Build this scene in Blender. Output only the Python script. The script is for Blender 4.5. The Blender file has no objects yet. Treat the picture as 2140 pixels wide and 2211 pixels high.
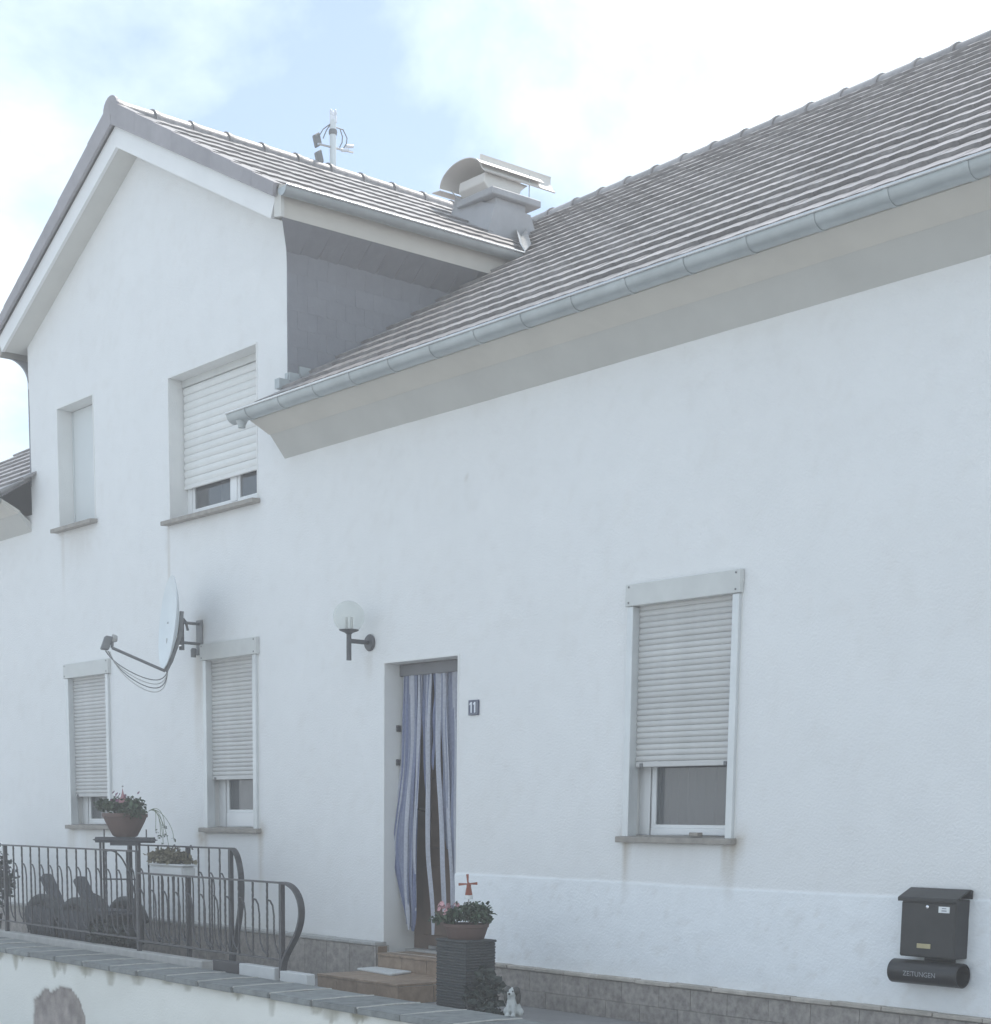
import bpy, bmesh, math, random
import numpy as np
from mathutils import Vector, Matrix
random.seed(7)
rng = np.random.default_rng(7)
SC = bpy.context.scene
COL = SC.collection
R = math.radians

# ------------------------------------------------------------------ camera
cam_d = bpy.data.cameras.new('camera')
cam = bpy.data.objects.new('camera', cam_d)
COL.objects.link(cam)
CAM = Vector((9.9403, -7.2498, 0.9542))
rx, uy, fw = (0.6309, 0.7758, 0.0111), (-0.1240, 0.0867, 0.9885), (-0.7654, 0.6259, -0.1509)
rx = Vector(rx).normalized(); fw = Vector(fw); fw = (fw - rx * fw.dot(rx)).normalized(); uy = rx.cross(fw)
cam.matrix_world = Matrix(((rx.x, uy.x, -fw.x, CAM.x), (rx.y, uy.y, -fw.y, CAM.y), (rx.z, uy.z, -fw.z, CAM.z), (0, 0, 0, 1)))
cam_d.sensor_fit = 'HORIZONTAL'; cam_d.sensor_width = 36
cam_d.lens = 61.067; cam_d.shift_x = 0.02166; cam_d.shift_y = 0.5698
cam_d.clip_start = 0.1; cam_d.clip_end = 3000
SC.camera = cam

# ------------------------------------------------------------------ sky, sun, exposure
SUN_DIR = Vector((-0.12, 0.48, 0.87)).normalized()           # towards the sun: behind the house
SUN_EL = math.asin(SUN_DIR.z); SUN_AZ = math.atan2(SUN_DIR.x, SUN_DIR.y)
W = bpy.data.worlds.new('World'); SC.world = W; W.use_nodes = True
nt = W.node_tree; nt.nodes.clear()
def wn(t, **k):
    n = nt.nodes.new(t)
    for a, b in k.items(): setattr(n, a, b)
    return n
sky = wn('ShaderNodeTexSky', sky_type='NISHITA', sun_disc=False)
sky.sun_elevation = SUN_EL; sky.sun_rotation = SUN_AZ
sky.air_density = 1.0; sky.dust_density = 0.7; sky.ozone_density = 1.0
bg1 = wn('ShaderNodeBackground'); bg1.inputs[1].default_value = 0.135
bg2 = wn('ShaderNodeBackground'); bg2.inputs[0].default_value = (0.83, 0.94, 1.0, 1); bg2.inputs[1].default_value = 1.15
tc = wn('ShaderNodeTexCoord')
mp = wn('ShaderNodeMapping'); mp.inputs['Location'].default_value = (-4.7256, -0.3511, -1.8153); mp.inputs['Rotation'].default_value = (0, 0, R(3)); mp.inputs['Scale'].default_value = (1.0, 1.0, 1.5)
nz = wn('ShaderNodeTexNoise'); nz.inputs['Scale'].default_value = 2.3; nz.inputs['Detail'].default_value = 9; nz.inputs['Roughness'].default_value = 0.56; nz.inputs['Distortion'].default_value = 0.25
rmp = wn('ShaderNodeValToRGB'); rmp.color_ramp.elements[0].color = (0.17, 0.17, 0.17, 1); rmp.color_ramp.elements[0].position = 0.44; rmp.color_ramp.elements[1].position = 0.575
mx = wn('ShaderNodeMixShader'); out = wn('ShaderNodeOutputWorld')
L = nt.links.new
L(tc.outputs['Generated'], mp.inputs[0]); L(mp.outputs[0], nz.inputs['Vector']); L(nz.outputs[0], rmp.inputs[0])
L(sky.outputs[0], bg1.inputs[0]); L(rmp.outputs[0], mx.inputs[0]); L(bg1.outputs[0], mx.inputs[1]); L(bg2.outputs[0], mx.inputs[2]); L(mx.outputs[0], out.inputs[0])
sd = bpy.data.lights.new('sun', 'SUN'); sd.energy = 4.0; sd.angle = R(0.6); sd.color = (1.0, 0.95, 0.88)
so = bpy.data.objects.new('sun', sd); COL.objects.link(so)
so.rotation_euler = (-SUN_DIR).to_track_quat('-Z', 'Y').to_euler()
so.location = (0, 30, 40)
SC.view_settings.view_transform = 'Standard'; SC.view_settings.look = 'None'
SC.view_settings.exposure = 0.38; SC.view_settings.gamma = 1.0
try: SC.view_settings.use_curve_mapping = False
except Exception: pass

# ------------------------------------------------------------------ materials
def mat(name, col, rough=0.6, var=0.08, scale=8.0, bump=0.0, bscale=60.0, metal=0.0, spec=0.5, hue=None, rand=0.0, detail=6.0):
    m = bpy.data.materials.new(name); m.use_nodes = True
    t = m.node_tree; b = t.nodes['Principled BSDF']
    b.inputs['Roughness'].default_value = rough; b.inputs['Metallic'].default_value = metal
    b.inputs['Specular IOR Level'].default_value = spec
    tcn = t.nodes.new('ShaderNodeTexCoord')
    n = t.nodes.new('ShaderNodeTexNoise'); n.inputs['Scale'].default_value = scale; n.inputs['Detail'].default_value = detail
    n.inputs['Roughness'].default_value = 0.6
    t.links.new(tcn.outputs['Object'], n.inputs['Vector'])
    r = t.nodes.new('ShaderNodeValToRGB')
    c2 = hue if hue else col
    r.color_ramp.elements[0].position = 0.3; r.color_ramp.elements[1].position = 0.7
    r.color_ramp.elements[0].color = tuple(max(0, c * (1 - var)) for c in col) + (1,)
    r.color_ramp.elements[1].color = tuple(min(1, c * (1 + var)) for c in c2) + (1,)
    t.links.new(n.outputs[0], r.inputs[0])
    last = r.outputs[0]
    if rand:
        oi = t.nodes.new('ShaderNodeObjectInfo'); ge = t.nodes.new('ShaderNodeNewGeometry')
        a = t.nodes.new('ShaderNodeMath'); a.operation = 'ADD'
        t.links.new(oi.outputs['Random'], a.inputs[0]); t.links.new(ge.outputs['Random Per Island'], a.inputs[1])
        f = t.nodes.new('ShaderNodeMath'); f.operation = 'FRACT'; t.links.new(a.outputs[0], f.inputs[0])
        mr = t.nodes.new('ShaderNodeMapRange'); mr.inputs[3].default_value = 1 - rand; mr.inputs[4].default_value = 1 + rand
        t.links.new(f.outputs[0], mr.inputs[0])
        hs = t.nodes.new('ShaderNodeHueSaturation'); t.links.new(last, hs.inputs['Color']); t.links.new(mr.outputs[0], hs.inputs['Value'])
        last = hs.outputs[0]
    t.links.new(last, b.inputs['Base Color'])
    if bump:
        n2 = t.nodes.new('ShaderNodeTexNoise'); n2.inputs['Scale'].default_value = bscale; n2.inputs['Detail'].default_value = 5
        t.links.new(tcn.outputs['Object'], n2.inputs['Vector'])
        bp = t.nodes.new('ShaderNodeBump'); bp.inputs['Strength'].default_value = bump; bp.inputs['Distance'].default_value = 0.01
        t.links.new(n2.outputs[0], bp.inputs['Height']); t.links.new(bp.outputs[0], b.inputs['Normal'])
    return m

def facade_mat(name, base, stain_col, patch_col):
    m = mat(name, base, 0.92, 0.02, 3.0, 0.45, 70.0, spec=0.2, detail=10.0)
    t = m.node_tree; b = t.nodes['Principled BSDF']
    src = b.inputs['Base Color'].links[0].from_socket
    def attr(n):
        a = t.nodes.new('ShaderNodeAttribute'); a.attribute_name = n; return a.outputs['Fac']
    def mix(fac, a, col):
        x = t.nodes.new('ShaderNodeMix'); x.data_type = 'RGBA'
        t.links.new(fac, x.inputs[0]); t.links.new(a, x.inputs[6]); x.inputs[7].default_value = tuple(col) + (1,)
        return x.outputs[2]
    pn = t.nodes.new('ShaderNodeTexNoise'); pn.inputs['Scale'].default_value = 9.0; pn.inputs['Detail'].default_value = 8
    t.links.new([n for n in t.nodes if n.type == 'TEX_COORD'][0].outputs['Object'], pn.inputs['Vector'])
    pr_ = t.nodes.new('ShaderNodeValToRGB'); v_ = 0.30 if name.startswith('garden') else 0.02
    pr_.color_ramp.elements[0].position = 0.3; pr_.color_ramp.elements[1].position = 0.7
    pr_.color_ramp.elements[0].color = tuple(c * (1 - v_) for c in patch_col) + (1,); pr_.color_ramp.elements[1].color = tuple(min(1, c * (1 + v_)) for c in patch_col) + (1,)
    t.links.new(pn.outputs[0], pr_.inputs[0])
    x = t.nodes.new('ShaderNodeMix'); x.data_type = 'RGBA'
    t.links.new(attr('patch'), x.inputs[0]); t.links.new(src, x.inputs[6]); t.links.new(pr_.outputs[0], x.inputs[7])
    s = x.outputs[2]
    s = mix(attr('stain'), s, stain_col)
    t.links.new(s, b.inputs['Base Color'])
    return m

M = {}
M['wall'] = facade_mat('white_render', (0.80, 0.805, 0.80), (0.40, 0.33, 0.235), (0.86, 0.885, 0.90))
M['gwall'] = facade_mat('garden_wall_render', (0.80, 0.80, 0.75), (0.34, 0.32, 0.25), (0.33, 0.29, 0.27))
M['reveal'] = mat('white_reveal', (0.78, 0.78, 0.76), 0.9, 0.04, 3, 0.3, 120)
M['white'] = mat('white_paint', (0.80, 0.80, 0.79), 0.5, 0.03, 4)
M['soffit'] = mat('grey_soffit_paint', (0.50, 0.495, 0.465), 0.75, 0.05, 3, 0.1, 60)
M['soffit2'] = mat('beige_fascia_paint', (0.60, 0.57, 0.51), 0.7, 0.05, 3)
M['gsoffit'] = mat('gable_soffit_paint', (0.62, 0.61, 0.57), 0.75, 0.05, 3)
M['tile'] = mat('brown_roof_tile', (0.235, 0.222, 0.222), 0.40, 0.30, 14, 0.25, 90, spec=0.55, rand=0.25)
M['verge'] = mat('grey_verge_tile', (0.29, 0.275, 0.29), 0.6, 0.1, 6, 0.1, 60, rand=0.05)
M['slate'] = mat('grey_slate', (0.205, 0.21, 0.23), 0.65, 0.07, 9, 0.15, 40, rand=0.03)
M['zinc'] = mat('weathered_zinc', (0.42, 0.455, 0.46), 0.45, 0.10, 5, 0.05, 30, metal=0.55)
M['zinc_b'] = mat('bright_zinc', (0.62, 0.63, 0.63), 0.25, 0.08, 5, metal=0.9)
M['tin'] = mat('chimney_sheet_metal', (0.72, 0.69, 0.64), 0.55, 0.04, 4, metal=0.1)
M['chim'] = mat('grey_chimney_cladding', (0.40, 0.405, 0.42), 0.7, 0.1, 5, 0.1, 50)
M['slat'] = mat('grey_shutter_slat', (0.56, 0.555, 0.54), 0.55, 0.06, 6, rand=0.06)
M['slat_w'] = mat('white_shutter_slat', (0.74, 0.74, 0.72), 0.5, 0.04, 6, rand=0.03)
M['sbox'] = mat('shutter_box_paint', (0.60, 0.61, 0.59), 0.6, 0.06, 5)
M['rail'] = mat('aluminium_guide', (0.66, 0.68, 0.68), 0.4, 0.05, 7, metal=0.3)
M['pvc'] = mat('white_pvc', (0.82, 0.83, 0.83), 0.35, 0.02, 5)
M['sill'] = mat('brown_stone_sill', (0.30, 0.275, 0.245), 0.7, 0.2, 14, 0.2, 60)
M['panel'] = mat('pale_blue_grey_panel', (0.66, 0.69, 0.69), 0.6, 0.03, 3)
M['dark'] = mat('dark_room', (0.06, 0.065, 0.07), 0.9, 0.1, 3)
M['net'] = mat('net_curtain', (0.48, 0.48, 0.47), 0.9, 0.06, 10)
g = mat('window_glass', (0.10, 0.11, 0.12), 0.04, 0.03, 2, spec=0.6); g.node_tree.nodes['Principled BSDF'].inputs['Alpha'].default_value = 0.55; g.node_tree.nodes['Principled BSDF'].inputs['IOR'].default_value = 2.0; M['glass'] = g
M['door'] = mat('brown_door_wood', (0.135, 0.092, 0.07), 0.5, 0.18, 6, 0.1, 40)
M['trim'] = mat('dark_curtain_rail', (0.15, 0.15, 0.16), 0.5, 0.08, 5)
M['cloth_w'] = mat('pale_lavender_cloth', (0.46, 0.475, 0.53), 0.95, 0.12, 60, 0.3, 160)
M['cloth_b'] = mat('blue_cloth', (0.18, 0.205, 0.32), 0.95, 0.15, 60, 0.3, 160)
M['cloth_g'] = mat('grey_blue_cloth', (0.25, 0.275, 0.37), 0.95, 0.12, 60, 0.3, 160)
M['black'] = mat('black_lacquer', (0.016, 0.017, 0.018), 0.38, 0.35, 9, 0.08, 120)
M['iron'] = mat('wrought_iron', (0.055, 0.055, 0.06), 0.5, 0.25, 20, 0.2, 60)
M['grey_metal'] = mat('grey_metal', (0.17, 0.175, 0.18), 0.5, 0.1, 10, metal=0.3)
M['dish'] = mat('dish_paint', (0.70, 0.75, 0.77), 0.45, 0.03, 4)
M['cable'] = mat('white_cable', (0.58, 0.58, 0.56), 0.6, 0.05, 10)
M['terracotta'] = mat('terracotta', (0.125, 0.080, 0.068), 0.8, 0.12, 10, 0.15, 60)
M['rattan'] = mat('dark_rattan', (0.050, 0.056, 0.058), 0.65, 0.3, 60, 0.5, 220)
M['cushion'] = mat('dark_grey_fabric', (0.085, 0.090, 0.10), 0.95, 0.15, 20, 0.3, 150)
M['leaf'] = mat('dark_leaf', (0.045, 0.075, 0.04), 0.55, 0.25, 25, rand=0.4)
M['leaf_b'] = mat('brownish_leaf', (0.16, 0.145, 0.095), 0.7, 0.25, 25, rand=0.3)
M['leaf_d'] = mat('dark_evergreen_leaf', (0.03, 0.042, 0.034), 0.6, 0.25, 25, rand=0.4)  # very dark green, the foliage's own colour
M['soil'] = mat('potting_soil', (0.05, 0.04, 0.03), 0.95, 0.3, 40, 0.5, 80)
M['pink'] = mat('pink_petal', (0.52, 0.28, 0.30), 0.8, 0.15, 20, rand=0.3)
M['redp'] = mat('dark_purple_petal', (0.16, 0.07, 0.11), 0.8, 0.15, 20, rand=0.3)
M['stem'] = mat('green_stem', (0.16, 0.20, 0.11), 0.7, 0.15, 20)
M['redwood'] = mat('red_brown_paint', (0.27, 0.075, 0.04), 0.6, 0.1, 20)
M['coping'] = mat('grey_slate_slab', (0.205, 0.218, 0.215), 0.7, 0.26, 11, 0.35, 50, rand=0.14)
M['mortar'] = mat('pale_mortar', (0.46, 0.45, 0.42), 0.95, 0.15, 30, 0.4, 80)
M['kerb'] = mat('light_concrete', (0.42, 0.415, 0.40), 0.9, 0.12, 12, 0.3, 70)
M['kwhite'] = mat('white_marble', (0.56, 0.57, 0.57), 0.5, 0.06, 8)
M['kblack'] = mat('black_stone', (0.03, 0.03, 0.035), 0.5, 0.1, 8)
M['ptile'] = mat('grey_brown_marbled_tile', (0.30, 0.272, 0.248), 0.5, 0.34, 26, 0.05, 40, rand=0.07)
M['pcap'] = mat('beige_cap_tile', (0.45, 0.41, 0.36), 0.7, 0.2, 14, 0.3, 60, rand=0.1)
M['stile'] = mat('brown_step_tile', (0.285, 0.205, 0.145), 0.6, 0.22, 16, 0.1, 60, rand=0.08)
M['matw'] = mat('pale_grey_doormat', (0.66, 0.67, 0.66), 0.95, 0.08, 50, 0.5, 200)
M['terrace'] = mat('terrace_paving', (0.25, 0.245, 0.245), 0.85, 0.15, 5, 0.2, 50)
M['ground'] = mat('street_paving', (0.31, 0.325, 0.335), 0.95, 0.12, 2, 0.2, 40)
M['paper'] = mat('white_paper', (0.78, 0.80, 0.80), 0.7, 0.03, 10)
M['brass'] = mat('dull_brass', (0.42, 0.37, 0.22), 0.4, 0.1, 10, metal=0.4)
M['chrome'] = mat('chrome', (0.75, 0.75, 0.76), 0.15, 0.03, 10, metal=1.0)
M['ink'] = mat('grey_print', (0.30, 0.31, 0.33), 0.7, 0.05, 10)
M['enamel'] = mat('dark_blue_enamel', (0.05, 0.065, 0.12), 0.35, 0.08, 10)
M['enamel_w'] = mat('white_enamel', (0.74, 0.77, 0.82), 0.35, 0.03, 10)
M['lamp'] = mat('dark_grey_lamp_metal', (0.075, 0.078, 0.085), 0.45, 0.1, 10)
gl = bpy.data.materials.new('clear_lamp_glass'); gl.use_nodes = True
b_ = gl.node_tree.nodes['Principled BSDF']; b_.inputs['Base Color'].default_value = (0.66, 0.71, 0.66, 1); b_.inputs['Roughness'].default_value = 0.03; b_.inputs['Alpha'].default_value = 0.31
M['globe'] = gl
M['dogw'] = mat('white_glaze', (0.46, 0.48, 0.47), 0.4, 0.08, 30)
M['dogd'] = mat('dark_brown_glaze', (0.05, 0.048, 0.042), 0.4, 0.15, 30)

# ------------------------------------------------------------------ mesh helpers
class MB:
    def __init__(s): s.v = []; s.f = []
    def add(s, vs, fs):
        o = len(s.v); s.v += [tuple(p) for p in vs]; s.f += [tuple(i + o for i in f) for f in fs]; return s
    def box(s, x0, x1, y0, y1, z0, z1):
        vs = [(x, y, z) for z in (z0, z1) for y in (y0, y1) for x in (x0, x1)]
        return s.add(vs, [(0, 2, 3, 1), (4, 5, 7, 6), (0, 1, 5, 4), (2, 6, 7, 3), (0, 4, 6, 2), (1, 3, 7, 5)])
    def obox(s, c, ax, ay, az):                 # oriented box: centre + three half vectors
        c, ax, ay, az = Vector(c), Vector(ax), Vector(ay), Vector(az)
        vs = [c + ax * i + ay * j + az * k for k in (-1, 1) for j in (-1, 1) for i in (-1, 1)]
        return s.add(vs, [(0, 2, 3, 1), (4, 5, 7, 6), (0, 1, 5, 4), (2, 6, 7, 3), (0, 4, 6, 2), (1, 3, 7, 5)])
    def prism(s, pts, vec):                     # polygon (3D points) extruded by vec
        n = len(pts); vec = Vector(vec)
        vs = [Vector(p) for p in pts] + [Vector(p) + vec for p in pts]
        fs = [tuple(range(n))[::-1], tuple(range(n, 2 * n))] + [(i, (i + 1) % n, n + (i + 1) % n, n + i) for i in range(n)]
        return s.add(vs, fs)
    def tube(s, pts, r, n=8, cap=True, flat=None):   # swept circle (or flat: (wide axis vector, half width, half thick))
        pts = [Vector(p) for p in pts]; k = len(pts)
        rs = r if isinstance(r, (list, tuple)) else [r] * k
        up = None; vs = []
        for i, p in enumerate(pts):
            t = (pts[min(i + 1, k - 1)] - pts[max(i - 1, 0)]).normalized()
            if flat:
                a = Vector(flat[0]); a = (a - t * a.dot(t)).normalized(); b = t.cross(a)
                for da, db in ((-1, -1), (1, -1), (1, 1), (-1, 1)): vs.append(p + a * flat[1] * da + b * flat[2] * db)
            else:
                if up is None: up = Vector((0, 0, 1)) if abs(t.z) < 0.9 else Vector((1, 0, 0))
                a = t.cross(up).normalized(); b = a.cross(t).normalized(); up = b
                for j in range(n):
                    an = 2 * math.pi * j / n; vs.append(p + (a * math.cos(an) + b * math.sin(an)) * rs[i])
        m = 4 if flat else n
        fs = [(i * m + j, i * m + (j + 1) % m, (i + 1) * m + (j + 1) % m, (i + 1) * m + j) for i in range(k - 1) for j in range(m)]
        if cap: fs += [tuple(range(m))[::-1], tuple(range((k - 1) * m, k * m))]
        return s.add(vs, fs)
    def lathe(s, prof, c=(0, 0, 0), n=20, axis=(0, 0, 1)):   # prof: (radius, height) pairs
        A = Vector(axis).normalized(); X = A.orthogonal().normalized(); Y = A.cross(X); c = Vector(c)
        vs = []
        for r, h in prof:
            for j in range(n):
                an = 2 * math.pi * j / n; vs.append(c + A * h + (X * math.cos(an) + Y * math.sin(an)) * r)
        k = len(prof)
        fs = [(i * n + j, i * n + (j + 1) % n, (i + 1) * n + (j + 1) % n, (i + 1) * n + j) for i in range(k - 1) for j in range(n)]
        if prof[0][0] > 1e-5: fs.append(tuple(range(n))[::-1])
        if prof[-1][0] > 1e-5: fs.append(tuple(range((k - 1) * n, k * n)))
        return s.add(vs, fs)
    def ball(s, c, rx_, ry_=None, rz_=None, n=14, m=9):
        ry_ = ry_ or rx_; rz_ = rz_ or rx_; c = Vector(c); vs = []
        for i in range(m + 1):
            th = math.pi * i / m
            for j in range(n):
                ph = 2 * math.pi * j / n
                vs.append(c + Vector((rx_ * math.sin(th) * math.cos(ph), ry_ * math.sin(th) * math.sin(ph), rz_ * math.cos(th))))
        fs = [(i * n + j, (i + 1) * n + j, (i + 1) * n + (j + 1) % n, i * n + (j + 1) % n) for i in range(m) for j in range(n)]
        return s.add(vs, fs)
    def mesh(s, name, m, off=(0, 0, 0), bevel=0.0, smooth=None, seg=1):
        me = bpy.data.meshes.new(name)
        o = Vector(off)
        me.from_pydata([(p[0] - o[0], p[1] - o[1], p[2] - o[2]) for p in s.v], [], s.f)
        bm = bmesh.new(); bm.from_mesh(me)
        bmesh.ops.remove_doubles(bm, verts=bm.verts, dist=1e-6)
        if bevel:
            es = [e for e in bm.edges if len(e.link_faces) == 2 and e.calc_face_angle(0) > 0.5]
            if es: bmesh.ops.bevel(bm, geom=es, offset=bevel, segments=seg, affect='EDGES', clamp_overlap=True)
        bmesh.ops.recalc_face_normals(bm, faces=bm.faces)
        bm.to_mesh(me); bm.free()
        if smooth is not None:
            for p in me.polygons: p.use_smooth = True
            me.set_sharp_from_angle(angle=R(smooth))
        me.materials.append(M[m] if isinstance(m, str) else m)
        return me
    def build(s, name, m, parent=None, off=None, **k):
        if off is None: off = ROOT.get(parent.name, (0, 0, 0)) if parent else (0, 0, 0)
        ob = bpy.data.objects.new(name, s.mesh(name, m, off, **k)); COL.objects.link(ob)
        if parent: ob.parent = parent; ROOT[ob.name] = tuple(off)
        return ob
ROOT = {}
def thing(name, loc, label, cat, group=None):
    o = bpy.data.objects.new(name, None); COL.objects.link(o); o.location = loc; o.empty_display_size = 0.1
    ROOT[o.name] = tuple(loc); o['label'] = label; o['category'] = cat
    if group: o['group'] = group
    return o
def single(ob, loc):                              # move origin of a one-mesh thing to its base
    pass
def mark(o, label, cat, group=None):
    o['label'] = label; o['category'] = cat
    if group: o['group'] = group
    return o
def place(me, name, parent, mw):                  # an object sharing mesh data, placed in world space under a parent at ROOT offset
    ob = bpy.data.objects.new(name, me); COL.objects.link(ob); ob.parent = parent
    off = Vector(ROOT.get(parent.name, (0, 0, 0)))
    ob.matrix_basis = Matrix.Translation(-off) @ mw
    ROOT[ob.name] = tuple(off)
    return ob
def basis(o, x, y, z):
    return Matrix(((x[0], y[0], z[0], o[0]), (x[1], y[1], z[1], o[1]), (x[2], y[2], z[2], o[2]), (0, 0, 0, 1)))
def to_px(p):
    v = Vector(p) - CAM; z = v.dot(fw)
    return 1023.64 + 3630.09 * v.dot(rx) / z, 2324.95 - 3630.09 * v.dot(uy) / z, z

def vnoise(x, y, seed=0):
    xi = np.floor(x).astype(int); yi = np.floor(y).astype(int); xf = x - xi; yf = y - yi
    def h(a, b):
        n = (a * 374761393 + b * 668265263 + seed * 974711) & 0x7fffffff
        n = ((n ^ (n >> 13)) * 1274126177) & 0x7fffffff
        return ((n ^ (n >> 16)) & 0xffff) / 65535.0
    u = xf * xf * (3 - 2 * xf); w = yf * yf * (3 - 2 * yf)
    return (h(xi, yi) * (1 - u) + h(xi + 1, yi) * u) * (1 - w) + (h(xi, yi + 1) * (1 - u) + h(xi + 1, yi + 1) * u) * w
def fbm(x, y, seed=0, o=4):
    s = 0; a = 0.5; t = 0
    for i in range(o): s = s + a * vnoise(x * 2 ** i, y * 2 ** i, seed + i); t += a; a *= 0.5
    return s / t
def sstep(a, b, x): t = np.clip((x - a) / (b - a), 0, 1); return t * t * (3 - 2 * t)

# ------------------------------------------------------------------ key dimensions (metres; threshold at z = 0, facade at y = 0)
ZT = -0.25                       # terrace
ZS = -1.00                       # street
GM, GL, GR = -3.484, -5.739, -1.237      # gable middle, left and right wall corner
GP = 0.485                       # gable roof slope
EZ = 3.645                       # soffit meets wall
PIT = 0.615; TH = math.atan(PIT)
EY, EZR = -0.36, 3.935           # roof eave line
RY = 4.15; RZ = EZR + PIT * (RY - EY)
XL, XR, YB = -9.5, 8.5, 8.6

# ------------------------------------------------------------------ ground
def sheet(name, x0, x1, y0, y1, z, m, holes=None):
    o = MB().add([(x0, y0, z), (x1, y0, z), (x1, y1, z), (x0, y1, z)], [(0, 1, 2, 3)]).build(name, m)
    o['kind'] = 'structure'; return o
sheet('street', -150, 150, -150, 150, ZS, 'ground')
GD = Vector((1, -0.0265, 0)).normalized(); GN = Vector((0.0265, 1, 0)).normalized()   # garden wall direction / towards the house
GO = Vector((-1.5, -1.19, 0))
def gw(u, w, z): p = GO + GD * u + GN * w; return (p.x, p.y, z)
tb = MB().prism([gw(-9, 0.06, ZT), gw(11, 0.06, ZT), (10, -0.0, ZT), (-11, -0.0, ZT)], (0, 0, -0.4)).build('terrace', 'terrace'); tb['kind'] = 'structure'

# ------------------------------------------------------------------ the house
house = thing('house', (0, 4, ZT), 'white rendered house with cross gable, brown tiled roof and roller shutters', 'house')

def grid_wall(name, m, parent, rect_keep, xs_req, zs_req, x0, x1, z0, z1, step, holes, ypos, attrs):
    def lines(a, b, req):
        pts = sorted(set([a, b] + [q for q in req if a < q < b])); o = []
        for p, q in zip(pts[:-1], pts[1:]):
            k = max(1, int(math.ceil((q - p) / step))); o += [p + (q - p) * i / k for i in range(k)]
        return np.array(o + [pts[-1]])
    xs = lines(x0, x1, xs_req); zs = lines(z0, z1, zs_req)
    Xg, Zg = np.meshgrid(xs, zs, indexing='ij')
    cx = (xs[:-1] + xs[1:]) / 2; cz = (zs[:-1] + zs[1:]) / 2
    Cx, Cz = np.meshgrid(cx, cz, indexing='ij')
    keep = rect_keep(Cx, Cz)
    for (a, b, c, d_) in holes: keep &= ~((Cx > a) & (Cx < b) & (Cz > c) & (Cz < d_))
    nz_ = len(zs)
    i, j = np.nonzero(keep)
    F = np.stack([i * nz_ + j, (i + 1) * nz_ + j, (i + 1) * nz_ + j + 1, i * nz_ + j + 1], 1)
    used, inv = np.unique(F, return_inverse=True); F = inv.reshape(F.shape)
    x = Xg.ravel()[used]; z = Zg.ravel()[used]
    y = ypos(x, z)
    off = ROOT[parent.name]
    V = np.stack([x - off[0], y - off[1], z - off[2]], 1)
    me = bpy.data.meshes.new(name); me.from_pydata(V.tolist(), [], F.tolist())
    for an, fn in attrs.items():
        at = me.attributes.new(an, 'FLOAT', 'POINT'); at.data.foreach_set('value', np.clip(fn(x, z), 0, 1).astype(np.float32))
    for p in me.polygons: p.use_smooth = True
    me.materials.append(M[m])
    ob = bpy.data.objects.new(name, me); COL.objects.link(ob); ob.parent = parent; ROOT[ob.name] = off
    return ob

# openings: x0,x1,z0,z1
DOOR = (0.0, 0.836, 0.0, 2.05)
RW = (2.49, 3.37, 0.865, 2.225); L2 = (-2.51, -1.70, 0.865, 2.225); L1 = (-5.05, -4.21, 0.865, 2.225)
U2 = (-3.057, -1.687, 3.40, 4.545); U1 = (-5.14, -4.427, 3.59, 4.66)
HOLES = [DOOR, RW, L2, L1, U2, U1]
def gable_top(x): return 6.405 - GP * np.abs(x - GM)
def in_wall(x, z):
    main = z < 3.80
    gab = (x > GL) & (x < GR) & (z < gable_top(x) + 0.05)
    return main | gab
BAND = lambda x: 0.590 + 0.004 * np.sin(x * 1.3)
def f_patch(x, z):
    e = BAND(x)
    return (1 - sstep(-0.004, 0.004, z - e)) * (x > 0.83) * 0.95
def streak(x, z, xc, zt, ln, w, s, seed):
    n = fbm(x * 30, z * 3.0, seed, 3)
    xx = np.abs(x - xc + 0.02 * (fbm(z * 5, z * 0 + seed, seed) - 0.5)) / w
    return 1.2 * s * np.clip(1 - xx ** 2, 0, 1) * sstep(zt - ln, zt - ln * 0.15, z) * (z < zt) * (0.35 + 1.0 * n)
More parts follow.
